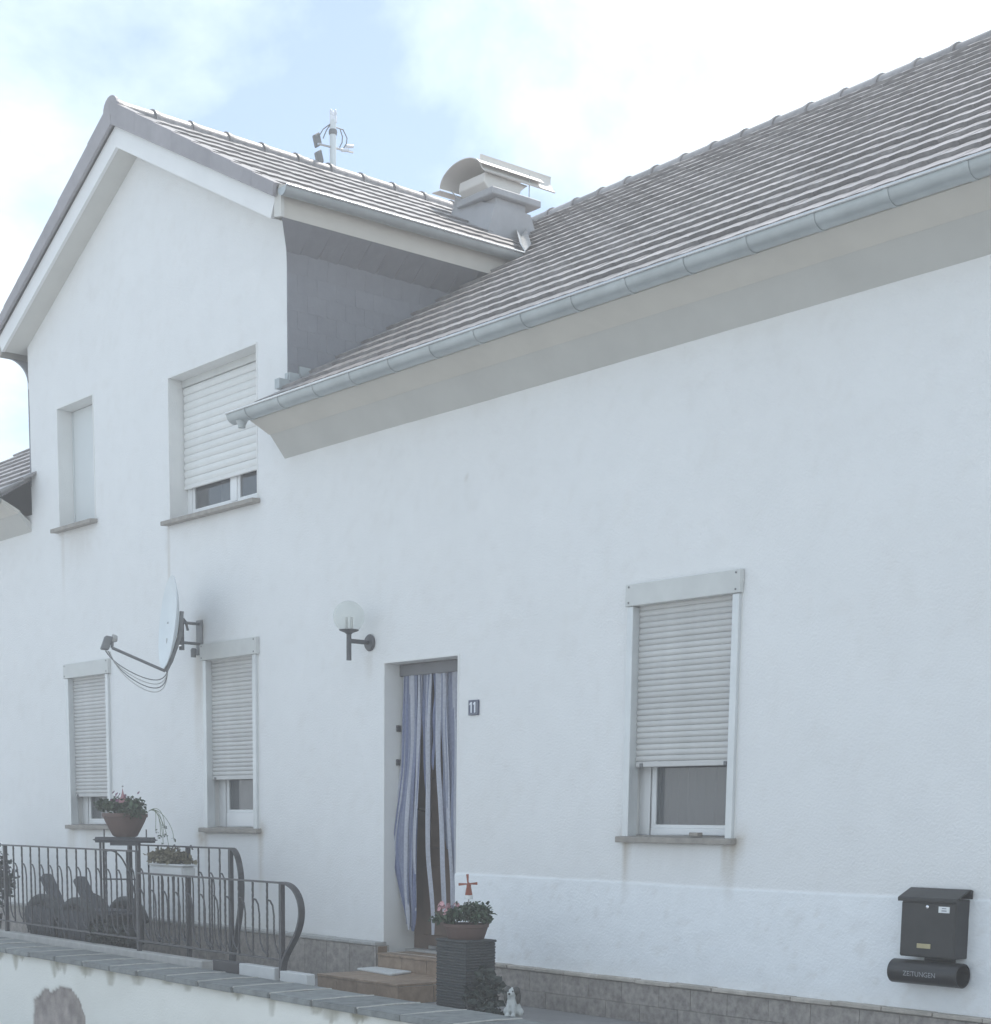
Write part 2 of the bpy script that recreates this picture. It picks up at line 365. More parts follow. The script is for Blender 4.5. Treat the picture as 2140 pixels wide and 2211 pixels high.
def f_stain(x, z):
    s = 0 * x
    for a in ((2.50, .85, .42, .035, .55, 1), (3.36, .85, .42, .04, .45, 2), (3.30, .85, .30, .03, .35, 3), (3.40, .87, .25, .05, .3, 9),
              (2.9, .85, .25, .35, .10, 4), (-2.53, .85, .5, .03, .35, 5), (-1.68, .85, .7, .04, .40, 6), (-5.05, .85, .45, .12, .25, 7), (-4.62, .85, .7, .25, .16, 21),
              (-3.10, 3.38, 1.0, .03, .35, 8), (-2.4, 3.38, .3, .6, .08, 10), (-4.8, 3.57, .45, .36, .20, 11), (-5.1, 3.57, .8, .04, .22, 12),
              (-2.62, 2.40, 1.2, .10, .30, 13), (-2.50, 2.30, 0.5, .05, .30, 14), (0.9, 3.22, .05, .02, .6, 16), (-0.2, 2.12, .25, .06, .18, 17)):
        s = s + streak(x, z, *a)
    # rain-splash band above the plinth and a browner mottled strip under the eaves
    s = s + 0.22 * sstep(0.30, 0.04, z) * fbm(x * 4, z * 12, 31) * (x < 0.5)
    s = s + 0.16 * sstep(3.52, 3.66, z) * fbm(x * 6, z * 5, 33) * ((x < GL) | (x > GR))
    s = s + 0.03 * sstep(0.45, 0.8, fbm(x * 0.9, z * 0.9, 40)) + 0.05 * sstep(.55, .8, fbm(x * 14, z * 14, 42)) + 0.10 * sstep(0.16, 0.02, z) * (x > 0.83) * fbm(x * 7, z * 9, 35)
    # mould spot by the plant stand and by the dish bracket
    for xc, zc, r, k in ((-2.62, 0.78, .07, .8), (-2.58, 2.50, .10, .55), (-2.45, 0.87, .06, .4), (-1.66, 0.86, .06, .5), (3.42, .87, .07, .35), (2.46, .87, .05, .35)):
        s = s + k * np.exp(-((x - xc) ** 2 + (z - zc) ** 2) / r ** 2) * (0.3 + fbm(x * 25, z * 25, 50))
    # fine cracks and trowel marks in the newer band
    c = np.abs(fbm(x * 5 + z * 3, z * 9, 60, 3) - 0.5)
    s = s + 0.10 * (c < 0.012) * (z < 0.55) * (x > 0.9)
    return s
def f_y(x, z):
    y = 0.010 * (fbm(x * 0.8, z * 0.8, 70) - 0.5) + 0.004 * (fbm(x * 4, z * 4, 71) - 0.5)
    tro = np.maximum(0, fbm(x * 7 + z * 4, z * 14 - x * 3, 80, 3) - 0.58) * 0.020
    return y - f_patch(x, z) * (0.006 + tro)
req = [h for q in HOLES for h in q[:2]] + [GL, GR, 0.83]
wall = grid_wall('wall', 'wall', house, in_wall, req, [h for q in HOLES for h in q[2:]] + [3.8, .572, .580, .588, .596, .604], XL, XR, ZS, 6.48, 0.035, HOLES, f_y,
                 {'patch': f_patch, 'stain': f_stain})
# the other walls, set in so that nothing leaks light
o = MB(); o.box(XL, XL + .25, 0.06, YB, ZS, 4.0); o.box(XR - .25, XR, 0.06, YB, ZS, 4.0); o.box(XL + .25, XR - .25, YB - .25, YB, ZS, 4.0)
o.build('rear_wall', 'reveal', house)
o = MB().prism([(XL + .02, 0.10, 3.9), (XL + .02, YB - .02, 3.9), (XL + .02, RY, RZ - .12)], (0.2, 0, 0)).build('end_gable', 'reveal', house); MB().prism([(XR - .22, 0.10, 3.9), (XR - .22, YB - .02, 3.9), (XR - .22, RY, RZ - .12)], (0.2, 0, 0)).build('end_gable', 'reveal', house)

def reveal(h, depth, bottom=True):
    x0, x1, z0, z1 = h; t = 0.10
    o = MB(); o.box(x0 - t, x0, 0.012, depth, z0 - t, z1 + t); o.box(x1, x1 + t, 0.012, depth, z0 - t, z1 + t); o.box(x0, x1, 0.012, depth, z1, z1 + t)
    if bottom: o.box(x0, x1, 0.012, depth, z0 - t, z0)
    # thin corner bead that closes the edge towards the facade skin
    o.box(x0 - .012, x0, -0.004, 0.012, z0, z1); o.box(x1, x1 + .012, -0.004, 0.012, z0, z1); o.box(x0 - .012, x1 + .012, -0.004, 0.012, z1, z1 + .012)
    return o.build('reveal', 'reveal', house)

def window(h, y, splits=(), curtain=True, net='net', ny=.12, nx=(0, 1), sill=None, rail=0.065, brail=None):
    brail = brail or rail
    x0, x1, z0, z1 = h
    w = MB(); d = 0.05
    w.box(x0, x1, y, y + d, z1 - rail, z1); w.box(x0, x0 + rail, y, y + d, z0, z1 - rail); w.box(x1 - rail, x1, y, y + d, z0, z1 - rail); w.box(x0 + rail, x1 - rail, y, y + d, z0, z0 + brail)
    for s_ in splits: w.box(s_ - rail * .55, s_ + rail * .55, y - .004, y + d, z0 + brail, z1 - rail)
    fr = w.build('window', 'pvc', house, bevel=0.004)
    ed = [x0 + rail] + list(splits) + [x1 - rail]
    for a, b in zip(ed[:-1], ed[1:]):
        a2 = a + (rail * .55 if a != ed[0] else 0); b2 = b - (rail * .55 if b != ed[-1] else 0)
        c = MB(); q = 0.035
        c.box(a2, b2, y + .006, y + .04, z0 + brail, z0 + brail + q * .6); c.box(a2, b2, y + .006, y + .04, z1 - rail - q, z1 - rail)
        c.box(a2, a2 + q, y + .006, y + .04, z0 + brail + q * .6, z1 - rail - q); c.box(b2 - q, b2, y + .006, y + .04, z0 + brail + q * .6, z1 - rail - q)
        c.build('sash', 'pvc', fr, bevel=0.003)
        MB().box(a2 + q, b2 - q, y + .018, y + .026, z0 + brail + q * .6, z1 - rail - q).build('pane', 'glass', fr)
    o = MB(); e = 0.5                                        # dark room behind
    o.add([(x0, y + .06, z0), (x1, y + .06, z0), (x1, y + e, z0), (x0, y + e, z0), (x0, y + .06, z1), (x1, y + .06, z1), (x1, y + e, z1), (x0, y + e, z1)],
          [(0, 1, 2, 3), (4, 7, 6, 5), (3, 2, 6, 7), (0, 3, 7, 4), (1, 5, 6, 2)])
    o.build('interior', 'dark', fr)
    if curtain:
        k = 40; vs = []
        for i in range(k + 1):
            xx = x0 + .03 + (x1 - x0 - .06) * (nx[0] + (nx[1] - nx[0]) * i / k); yy = y + ny + .012 * math.sin(i * 1.7)
            vs += [(xx, yy, z0 + .02), (xx, yy, z1 - .02)]
        MB().add(vs, [(2 * i, 2 * i + 2, 2 * i + 3, 2 * i + 1) for i in range(k)]).build('net_curtain', net, fr, smooth=60)
    return fr

def sill(x0, x1, z, y0=-0.055, y1=0.10, t=0.035, parent=house):
    o = MB().prism([(x0, y0, z - t), (x0, y1, z - t + .012), (x0, y1, z + .012), (x0, y0, z)], (x1 - x0, 0, 0))
    return o.build('window_sill', 'sill', parent, bevel=0.004)

def slat_mesh(name, w, h, m):
    k = 7; vs = []; pts = []
    for i in range(k):
        a = i / (k - 1); pts.append((-0.009 * math.sin(math.pi * a) ** 0.7, h * 0.96 * a))
    pts += [(0.006, h * .96), (0.006, 0)]
    return MB().prism([(0, p[0], p[1]) for p in pts], (w, 0, 0)).mesh(name, m, smooth=40)
def shutter(parent, x0, x1, z0, z1, y, h, m, bar=True, holes=False):
    me = slat_mesh('slat', x1 - x0, h, m); n = int(round((z1 - z0) / h)); hh = (z1 - z0) / n
    for i in range(n):
        jit = random.uniform(-.0012, .0012)
        place(me, 'slat', parent, Matrix.Translation((x0, y + jit, z0 + i * hh)) @ Matrix.Diagonal((1, 1, hh / h, 1)))
    if bar:
        MB().box(x0, x1, y - .012, y + .008, z0 - .035, z0 - .002).build('end_bar', m, parent, bevel=0.004)

def box_window(h, bx0, bx1, zt, zb, sx0, sx1, sz0, yslat=0.035):
    x0, x1, z0, z1 = h
    # box board, screwed to the wall
    bxp = MB().prism([(bx0, 0.0, zb), (bx0, -0.036, zb), (bx0, -0.036, zt - .004), (bx0, 0.0, zt)], (bx1 - bx0, 0, 0)).build('shutter_box', 'sbox', house, bevel=0.003)
    for sx in (bx0 + .03, bx1 - .03):
        for sz in (zb + .02, zt - .02): MB().lathe([(0.006, 0), (0.006, .003)], (sx, -0.0365, sz), 8, (0, -1, 0)).build('screw', 'grey_metal', bxp)
    MB().box(x0 - .004, x0 + .045, -0.028, 0.05, z0, zb - .002).build('guide_rail', 'rail', bxp, bevel=0.003)
    MB().box(x1 - .045, x1 + .004, -0.028, 0.05, z0, zb - .002).build('guide_rail', 'rail', bxp, bevel=0.003)
    shutter(bxp, x0 + .047, x1 - .047, sz0, zb + .01, yslat, 0.0335, 'slat')
    for sx in (x0 + .10, x1 - .10): MB().box(sx - .012, sx + .012, yslat - .020, yslat - .0125, sz0 - .035, sz0 - .012).build('stopper', 'grey_metal', bxp, bevel=0.002)

for h in (RW, L2, L1): reveal(h, 0.24)
reveal(U2, 0.26); reveal(U1, 0.26)
box_window(RW, 2.475, 3.385, 2.352, 2.222, 2.53, 3.33, 1.315)
window((2.49, 3.37, 0.877, 2.20), 0.11, rail=0.10, brail=.042); sill(2.452, 3.395, 0.865)
box_window(L2, -2.545, -1.675, 2.362, 2.228, 0, 0, 1.295)
window((-2.51, -1.70, 0.877, 2.20), 0.11, rail=0.12); sill(-2.575, -1.665, 0.865)
box_window(L1, -5.085, -4.18, 2.358, 2.225, 0, 0, 1.165)
window((-5.05, -4.21, 0.877, 2.20), 0.11, rail=0.13, brail=.03); sill(-5.09, -4.17, 0.865)
MB().box(3.045, 3.115, -0.03, 0.02, 0.874, 0.897).build('sill_block', 'sill', house, bevel=0.004)
# upper windows, deep set
w2 = window((U2[0], U2[1], 3.412, 4.545), 0.165, splits=(-2.30,), rail=0.075, net='slat_w', ny=.075, nx=(.30, .52)); sill(-3.10, -1.645, 3.40, y0=-0.075)  # partial white curtain added to imitate a bright reflection in the pane
hd = MB().box(U2[0], U2[1], 0.125, 0.15, 4.49, 4.545).build('shutter_head', 'sbox', house)
shutter(hd, U2[0] + .012, U2[1] - .012, 3.705, 4.488, 0.14, 0.0605, 'slat_w')
pn = MB().box(U1[0] + .003, U1[1] - .003, 0.15, 0.19, 3.605, 4.655).build('blind_panel', 'panel', house, bevel=0.003); sill(-5.20, -4.385, 3.59, y0=-0.075)
MB().box(U1[0] + .003, U1[0] + .02, 0.142, 0.149, 3.605, 4.65).build('panel_bead', 'panel', pn)

# ---- door
reveal(DOOR, 0.32, bottom=False)
dr_ = MB().box(0.0, 0.836, 0.275, 0.32, 0.015, 2.05).build('door', 'door', house)
for zz in (0.12, 0.75, 1.38):
    MB().box(0.12, 0.716, 0.262, 0.2745, zz, zz + .5).build('door_panel', 'door', dr_, bevel=0.006)
MB().tube([(0.10, 0.262, 1.02), (0.10, 0.235, 1.02), (0.20, 0.232, 1.02)], 0.009, 8).build('handle', 'chrome', dr_, smooth=40)
for zz in (1.60, 1.36): MB().box(-0.001, 0.014, 0.10, 0.14, zz - .022, zz + .022).build('hinge', 'iron', dr_, bevel=0.003)
MB().box(0.0, 0.836, 0.19, 0.34, -0.02, 0.014).build('threshold', 'kerb', dr_, bevel=0.003)
MB().box(0.20, 0.82, 0.253, 0.2735, 0.018, 0.045).build('weather_bar', 'chrome', dr_, bevel=0.003)

# ---- plinth: marbled tiles with a beige cap; each tile its own piece
pl = MB(); pl.box(0.90, XR, -0.040, 0.02, ZS, -0.012); pl.box(XL, 0.035, -0.085, 0.02, ZS, 0.045)
pl = pl.build('plinth', 'mortar', house)
JX = [0.92, 1.12, 1.40, 1.68, 1.98, 2.24, 2.54, 2.86, 3.12, 3.41, 3.72, 4.02, 4.35, 4.61, 5.01, 5.32, 5.64, 5.95, 6.27, 6.6]
for r_ in range(2):
    z1 = -0.017 - r_ * 0.128; z0 = z1 - 0.126
    for i in range(len(JX) - 1):
        s_ = 0.16 if r_ else 0.0
        MB().box(JX[i] + .0012 + s_, JX[i + 1] - .0012 + s_, -0.050 - random.uniform(0, .002), -0.041, max(z0, ZT), z1).build('plinth_tile', 'ptile', pl, bevel=0.0015)
x = 0.92
while x < 6.3:
    w_ = random.uniform(.26, .33); dz = random.uniform(-.003, .003)
    MB().box(x, x + w_ - .005, -0.064 - random.uniform(0, .006), -0.004, -0.012 + dz, 0.010 + dz).build('plinth_cap', 'pcap', pl, bevel=0.003); x += w_
x = -6.6; 
while x < -0.25:
    w_ = 0.30 if x + .3 < 0.03 else 0.03 - x
    MB().box(x, x + w_ - .005, -0.108, -0.002, 0.046, 0.070 + random.uniform(-.003, .003)).build('plinth_cap', 'kerb', pl, bevel=0.003)
    MB().box(x, x + w_ - .005, -0.097, -0.086, ZT, 0.040).build('plinth_tile', 'ptile', pl, bevel=0.0015); x += w_
MB().box(x, 0.033, -0.108, -0.002, 0.046, 0.070).build('plinth_cap', 'kerb', pl, bevel=0.003)
MB().box(x, 0.033, -0.097, -0.086, ZT, 0.040).build('plinth_tile', 'ptile', pl, bevel=0.0015)
MB().box(0.036, 0.042, -0.084, -0.004, ZT + .13, 0.040).build('plinth_tile', 'stile', pl)

# ---- eaves: steep cove board, flatter board under the rafters
def eave(x0, x1):
    o = MB().prism([(x0, 0.03, EZ - .02), (x0, -0.004, EZ), (x0, -0.140, 3.805), (x0, -0.125, 3.83), (x0, 0.03, 3.70)], (x1 - x0, 0, 0)); o.build('cove_board', 'soffit', house)
    o = MB().prism([(x0 - .005, -0.136, 3.796), (x0 - .005, -0.30, 3.872), (x0 - .005, -0.30, 3.915), (x0 - .005, -0.11, 3.825)], (x1 - x0 + .01, 0, 0)); o.build('eaves_board', 'soffit2', house)
eave(-1.29, XR); eave(XL, GL - .02)

def gutter(x0, x1, yc, zc, r, brackets, parent, endcaps=True):
    n = 12; vs = []
    prof = []
    for i in range(n + 1):
        a = math.pi + math.pi * i / n; prof.append((yc + r * math.cos(a), zc + r * math.sin(a)))
    inner = [(yc + (r - .004) * math.cos(math.pi + math.pi * i / n), zc + (r - .004) * math.sin(math.pi + math.pi * i / n) + .001) for i in range(n, -1, -1)]
    gob = MB().prism([(x0, a, b) for a, b in prof + inner], (x1 - x0, 0, 0)).build('gutter', 'zinc', parent, smooth=30)
    MB().tube([(x0, yc - r - .004, zc + .004), (x1, yc - r - .004, zc + .004)], 0.0095, 8).build('gutter_bead', 'zinc_b', gob, smooth=50)
    for bx in brackets:
        pr_ = [(yc + (r + .004) * math.cos(math.pi + math.pi * i / n), zc + (r + .004) * math.sin(math.pi + math.pi * i / n)) for i in range(n + 1)]
        pi_ = [(yc + (r + .0005) * math.cos(math.pi + math.pi * i / n), zc + (r + .0005) * math.sin(math.pi + math.pi * i / n)) for i in range(n, -1, -1)]
        MB().prism([(bx, a, b) for a, b in pr_ + pi_], (0.03, 0, 0)).build('gutter_bracket', 'zinc', gob, smooth=30)
    if endcaps:
        for ex in (x0 - .002, x1 - .001):
            MB().prism([(ex, a, b) for a, b in prof], (0.003, 0, 0)).build('end_cap', 'zinc', gob)
    return gob
gut = gutter(-1.41, XR, -0.372, 3.918, 0.066, [-1.18 + .442 * k for k in range(21)], house)
gut2 = gutter(XL, GL - .01, -0.372, 3.918, 0.066, [-9.2 + .5 * k for k in range(7)], house)
# outlet stub under the gutter end
MB().lathe([(0.045, 0), (0.03, -.03), (0.028, -.05)], (-1.30, -0.372, 3.862), 14).build('outlet', 'zinc', gut, smooth=40)

# ---- roofs
TW, TG, TL = 0.30, 0.33, 0.40                     # tile width, gauge, length
def tile_mesh(rise, nose, hump, roll):
    n = 12; vs = []
    def h(a): return hump * (0.5 - 0.5 * math.cos(4 * math.pi * a)) + roll * max(0.0, math.sin(math.pi * min(1, max(0, (a - .80) / .20))))
    w = TW - 0.002
    for yy, zz in ((0.0, rise), (TL, 0.002)):
        for i in range(n + 1): vs.append((w * i / n, yy, zz + h(i / n)))
    for i in range(n + 1): vs.append((w * i / n, 0.003, rise - nose + h(i / n) * 0.6))
    k = n + 1
    fs = [(i, i + 1, k + i + 1, k + i) for i in range(n)] + [(2 * k + i, 2 * k + i + 1, i + 1, i) for i in range(n)]
    fs += [(0, k, 2 * k), (n, 2 * k + n, k + n)]
    return vs, fs
TILES = {'main': tile_mesh(0.034, 0.030, 0.0025, 0.002), 'cross': tile_mesh(0.0195, 0.017, 0.003, 0.003)}
tms = {k_: MB().add(*v_).mesh('roof_tile', 'tile', smooth=35) for k_, v_ in TILES.items()}
slots = []                                        # (matrix, roof key)
def slope_slots(key, origin, xa, up, nrm, ncol, nrow, ok, TG=TG):
    xa, up, nrm = Vector(xa), Vector(up), Vector(nrm)
    for r_ in range(nrow):
        for c in range(ncol):
            p = Vector(origin) + xa * (c * TW) + up * (r_ * TG)
            if not ok(p + xa * TW * .5 + up * TG * .5): continue
            j = nrm * random.uniform(-.0015, .0015)
            slots.append((basis(p + j, xa, up, nrm), key, p + xa * TW * .5 + up * TG * .3))
c_, s_ = math.cos(TH), math.sin(TH)
MG = 0.285; NROW = int(round(math.hypot(RY - EY, RZ - EZR) / MG)); MG = math.hypot(RY - EY, RZ - EZR) / NROW
def main_ok(p):
    if p.x > GR - 0.02:
        return True
    if p.x < GL: return p.y < 3.2
    if p.y < 2.0: return False
    vx = -0.97 - (p.y - 2.14) * (2.514 / 2.01)     # valley
    return p.x > vx - 0.30
slope_slots('main', (-9.5 + .0 - .013, EY, EZR), (1, 0, 0), (0, c_, s_), (0, -s_, c_), 60, NROW, main_ok, MG)
DP = 0.520; PH = math.atan(DP); cg, sg = math.cos(PH), math.sin(PH)
DEX, DEZ = -1.030, 5.440                          # dormer eave
DROW = 8
DRX, DRZ = GM, DEZ + DP * (DEX - GM)
def dorm_ok(p):
    vy = 2.14 + (-0.97 - p.x) * (2.01 / 2.514)
    return p.y < vy + 0.25
slope_slots('cross', (DEX, -0.225, DEZ), (0, 1, 0), (-cg, 0, sg), (sg, 0, cg), 16, DROW, dorm_ok)
slope_slots('cross', (2 * GM - DEX, -0.225 + 16 * TW, DEZ), (0, -1, 0), (cg, 0, sg), (-sg, 0, cg), 16, DROW, lambda p: p.y < 2.14 + (p.x - (2 * GM + .97)) * .8 + .25)
# decks under the tiles
up = Vector((0, c_, s_)); nn = Vector((0, -s_, c_))
dk = MB()
def deck(o, poly, nrm, t=0.03): o.prism([Vector(p) - Vector(nrm) * .004 for p in poly], Vector(nrm) * -t)
zr = lambda y: EZR + PIT * (y - EY)
deck(dk, [(GR - .01, EY + .04, zr(EY + .04)), (XR, EY + .04, zr(EY + .04)), (XR, RY, RZ), (GM, RY, RZ), (-1.0, 2.14, zr(2.14)), (GR - .01, 1.9, zr(1.9))], nn)
deck(dk, [(XL, EY + .04, zr(EY + .04)), (GL + .01, EY + .04, zr(EY + .04)), (GL + .01, 2.1, zr(2.1)), (GM, RY, RZ), (XL, RY, RZ)], nn)
deck(dk, [(XL, RY, RZ), (XR, RY, RZ), (XR, YB + .3, RZ - PIT * (YB + .3 - RY)), (XL, YB + .3, RZ - PIT * (YB + .3 - RY))], (0, s_, c_))
roof = dk.build('roof', 'tile', house)
dk = MB()
xe2 = 2 * GM - DEX
vyE = RY - 0.02
deck(dk, [(DEX + .03, -0.20, DEZ - .0145), (DEX + .03, 2.12, DEZ - .0145), (GM, vyE, DRZ), (GM, -0.20, DRZ)], (sg, 0, cg))
deck(dk, [(xe2 - .03, -0.20, DEZ - .0145), (GM, -0.20, DRZ), (GM, vyE, DRZ), (xe2 - .03, 2.12, DEZ - .0145)], (-sg, 0, cg))
croof = dk.build('cross_gable_roof', 'tile', house)
# the tiles that show largest are pieces of their own, the rest one piece of roofing
def vis(s):
    u, v, z = to_px(s[2])
    inside = -40 < u < 2180 and -40 < v < 2250
    left = s[1] == 'cross' and s[0].col[0][1] < 0
    return (inside and not left), z
order = sorted(range(len(slots)), key=lambda i: (not vis(slots[i])[0], vis(slots[i])[1]))
single_ids = set(order[:300])
rest = {'main': MB(), 'cross': MB()}
for i, (mw, key, c) in enumerate(slots):
    if i in single_ids: place(tms[key], 'roof_tile', roof if key == 'main' else croof, mw)
    else: rest[key].add([mw @ Vector(p) for p in TILES[key][0]], TILES[key][1])
for key, par in (('main', roof), ('cross', croof)):
    ob = rest[key].build('further_roof_tiles', 'tile', par, smooth=35); ob['kind'] = 'stuff'

# ridge caps
def ridge_cap_mesh(l):
    n = 10; vs = []; st = [(0.0, .078), (l * .84, .082), (l * .92, .088), (l * 1.02, .092), (l * 1.02, .08)]
    for y, r in st:
        for i in range(n + 1):
            a = math.pi * (-0.08 + 1.16 * i / n); vs.append((y, r * math.cos(a) * 1.3, r * math.sin(a)))
    k = n + 1
    return MB().add(vs, [(a * k + i, a * k + i + 1, (a + 1) * k + i + 1, (a + 1) * k + i) for a in range(len(st) - 1) for i in range(n)])
rl = 0.3515
rm = ridge_cap_mesh(rl).mesh('ridge_tile', 'tile', smooth=40)
x = -3.30
while x < 6.5:
    place(rm, 'ridge_tile', roof, basis((x, RY, RZ - 0.035), (1, 0, 0), (0, 1, 0), (0, 0, 1))); x += rl
y = -0.24; k = 0
while y < 3.9:
    place(rm, 'ridge_tile', croof, basis((GM, y + rl, DRZ - 0.035), (0, -1, 0), (1, 0, 0), (0, 0, 1))); y += rl
MB().prism([(GM + .125 * math.cos(a), -0.262, DRZ - .035 + .105 * math.sin(a)) for a in [math.pi * (-.12 + 1.24 * i / 12) for i in range(13)]], (0, 0.02, 0)).build('ridge_end_disc', 'verge', croof)
# verge tiles: flaps down the gable edge, stepped with the courses
for sx in (1, -1):
    for r_ in range(DROW):
        a = Vector((GM + sx * (DEX - GM), 0, DEZ)) + Vector((-sx * cg, 0, sg)) * (r_ * TG)
        b = a + Vector((-sx * cg, 0, sg)) * ((TG + .02) if r_ < DROW - 1 else (GM - a.x) / (-sx * cg))
        n_ = Vector((sx * sg, 0, cg))
        zl = lambda p: 6.570 - GP * abs(p.x - GM)
        q = [a + n_ * .036, b + n_ * .030, Vector((b.x, 0, zl(b))), Vector((a.x, 0, zl(a)))]
        yy = -0.262 - .0015 * (r_ % 2)
        MB().prism([(p.x, yy, p.z) for p in q], (0, 0.030, 0)).build('verge_tile', 'verge', croof, bevel=0.003)
        q2 = [a + n_ * .036, b + n_ * .030, b + n_ * .006, a + n_ * .010]
        MB().prism([(p.x, yy + .0305, p.z) for p in q2], (0, 0.06, 0)).build('verge_tile', 'tile', croof)
# barge boards and the soffit behind them
for sx in (1, -1):
    zb = lambda t: 6.405 - GP * t
    e = 2.352
    MB().prism([(GM, -0.215, zb(0)), (GM + sx * e, -0.215, zb(e)), (GM + sx * (e + .055), -0.215, zb(e) + .105), (GM + sx * (e + .055), -0.215, zb(e + .055) + .160), (GM, -0.215, zb(0) + .168)], (0, 0.028, 0)).build('barge_board', 'white', house)
    MB().prism([(GM, -0.186, zb(0) + .006), (GM + sx * (e - .003), -0.186, zb(e) + .006), (GM + sx * (e - .003), -0.186, zb(e) + .03), (GM, -0.186, zb(0) + .03)], (0, 0.26, 0)).build('gable_soffit', 'gsoffit', house)
# eaves box of the cross gable + gutter
for sx in (1, -1):
    xf = GM + sx * (3.484 - 1.008)
    MB().prism([(xf, -0.185, 5.245), (xf, -0.185, 5.425), (xf - sx * .02, -0.185, 5.425), (xf - sx * .02, -0.185, 5.245)], (0, 2.2, 0)).build('cross_gable_fascia', 'soffit2', house)
def ygutter(xc, zc, r, y0, y1, parent):
    n = 12
    a_ = [math.pi + math.pi * i / n for i in range(n + 1)]
    pr_ = [(xc + r * math.cos(a), zc + r * math.sin(a)) for a in a_] + [(xc + (r - .004) * math.cos(a), zc + (r - .004) * math.sin(a)) for a in a_[::-1]]
    g_ = MB().prism([(p, y0, q) for p, q in pr_], (0, y1 - y0, 0)).build('gutter', 'zinc', parent, smooth=30)
    MB().prism([(xc + r * math.cos(a), y0 - .002, zc + r * math.sin(a)) for a in a_], (0, .004, 0)).build('end_cap', 'zinc', g_)
    MB().tube([(xc + r + .003, y0, zc + .003), (xc + r + .003, y1, zc + .003)], .009, 8).build('gutter_bead', 'zinc_b', g_, smooth=50)
    return g_
ygutter(-0.945, 5.425, 0.055, -0.235, 2.17, house)
MB().prism([(-1.085, -0.2140, 5.262), (-0.992, -0.2140, 5.245), (-0.992, -0.2140, 5.46), (-1.085, -0.2140, 5.46)], (0, 0.028, 0)).build('eaves_end', 'gsoffit', house)
MB().prism([(2 * GM + 1.085, -0.2140, 5.262), (2 * GM + 0.992, -0.2140, 5.245), (2 * GM + 0.992, -0.2140, 5.46), (2 * GM + 1.085, -0.2140, 5.46)], (0, 0.028, 0)).build('eaves_end', 'gsoffit', house)

# cheeks: slate-hung, flaring out to the eaves at the top
zroof = lambda y: zr(y) + 0.045
def flare(z):                                     # 0..1 outward at the top
    t = min(1, max(0, (z - 4.99) / 0.255)); return 1 - math.sqrt(max(0, 1 - t * t))
for sx, wallx in ((1, GR), (-1, GL)):
    n = 12; vs = []
    zz = [zr(0) - .1, 4.99] + [4.99 + .255 * i / n for i in range(1, n + 1)]
    for z in zz:
        k_ = flare(z); xx = wallx + sx * .222 * k_; yf = -0.186 * k_ + (0.0 if z <= 4.99 else 0)
        yb = max(yf + .05, (z - EZR) / PIT + EY + .15)
        for x_ in (xx + sx * .012, xx - sx * .012):
            vs += [(x_, yf - .002, z), (x_, yb, z)]
    fs = []
    for i in range(len(zz) - 1):
        a, b = i * 4, (i + 1) * 4
        fs += [(a, a + 1, b + 1, b), (a + 2, b + 2, b + 3, a + 3), (a, b, b + 2, a + 2), (a + 1, a + 3, b + 3, b + 1)]
    ck = MB().add(vs, fs).build('cheek', 'slate', house, smooth=40)
    if sx == 1:
        sw, sh = 0.175, 0.128
        z = zr(0) - .1; row = 0
        while z < 5.24:
            z2 = min(z + sh + .045, 5.245)
            ztop_y = (z - EZR) / PIT + EY + .12
            y0 = -0.012 + (0 if row % 2 else -sw * .5)
            while y0 < ztop_y:
                ya = max(y0, -0.014); yb = min(y0 + sw - .0015, ztop_y + .1)
                if yb - ya > .02:
                    k1, k2 = flare(z), flare(z2)
                    x1 = wallx + .222 * k1 + .0150 + random.uniform(0, .001); x2 = wallx + .222 * k2 + .0135
                    f1 = -.186 * k1 if ya <= -0.0 else 0; f2 = -.186 * k2 if ya <= 0.0 else 0
                    c1 = .014 if yb - ya > .1 else 0.0
                    q = [(x1, ya + f1, z + c1 * .8), (x1, ya + f1 + c1, z), (x1, yb - c1, z), (x1, yb, z + c1 * .8), (x2, yb, z2), (x2, ya + f2, z2)]
                    MB().prism(q, (-.004, 0, 0)).build('slate', 'slate', ck)
                y0 += sw
            z += sh; row += 1
# stepped flashing between the roof's first tiles and the gable wall
for i in range(3):
    y = -0.10 + .09 * i
    MB().box(GR - .035, GR + .03, y, y + .10, zr(y) + .03, zr(y) + .10).build('flashing', 'zinc', house)
# valley lining
va = Vector((-0.985, 2.10, zr(2.10) + .06)); vb = Vector((GM + .1, RY - .1, RZ + .02))
dv = (vb - va)
MB().prism([va + Vector((-.05, -.015, .045)), va + Vector((0.0, 0, -.03)), va + Vector((.075, .0, .012)), va + Vector((.072, .0, .02)), va + Vector((0, 0, -.02)), va + Vector((-.05, -.015, .053))], dv).build('valley_lining', 'zinc_b', house)

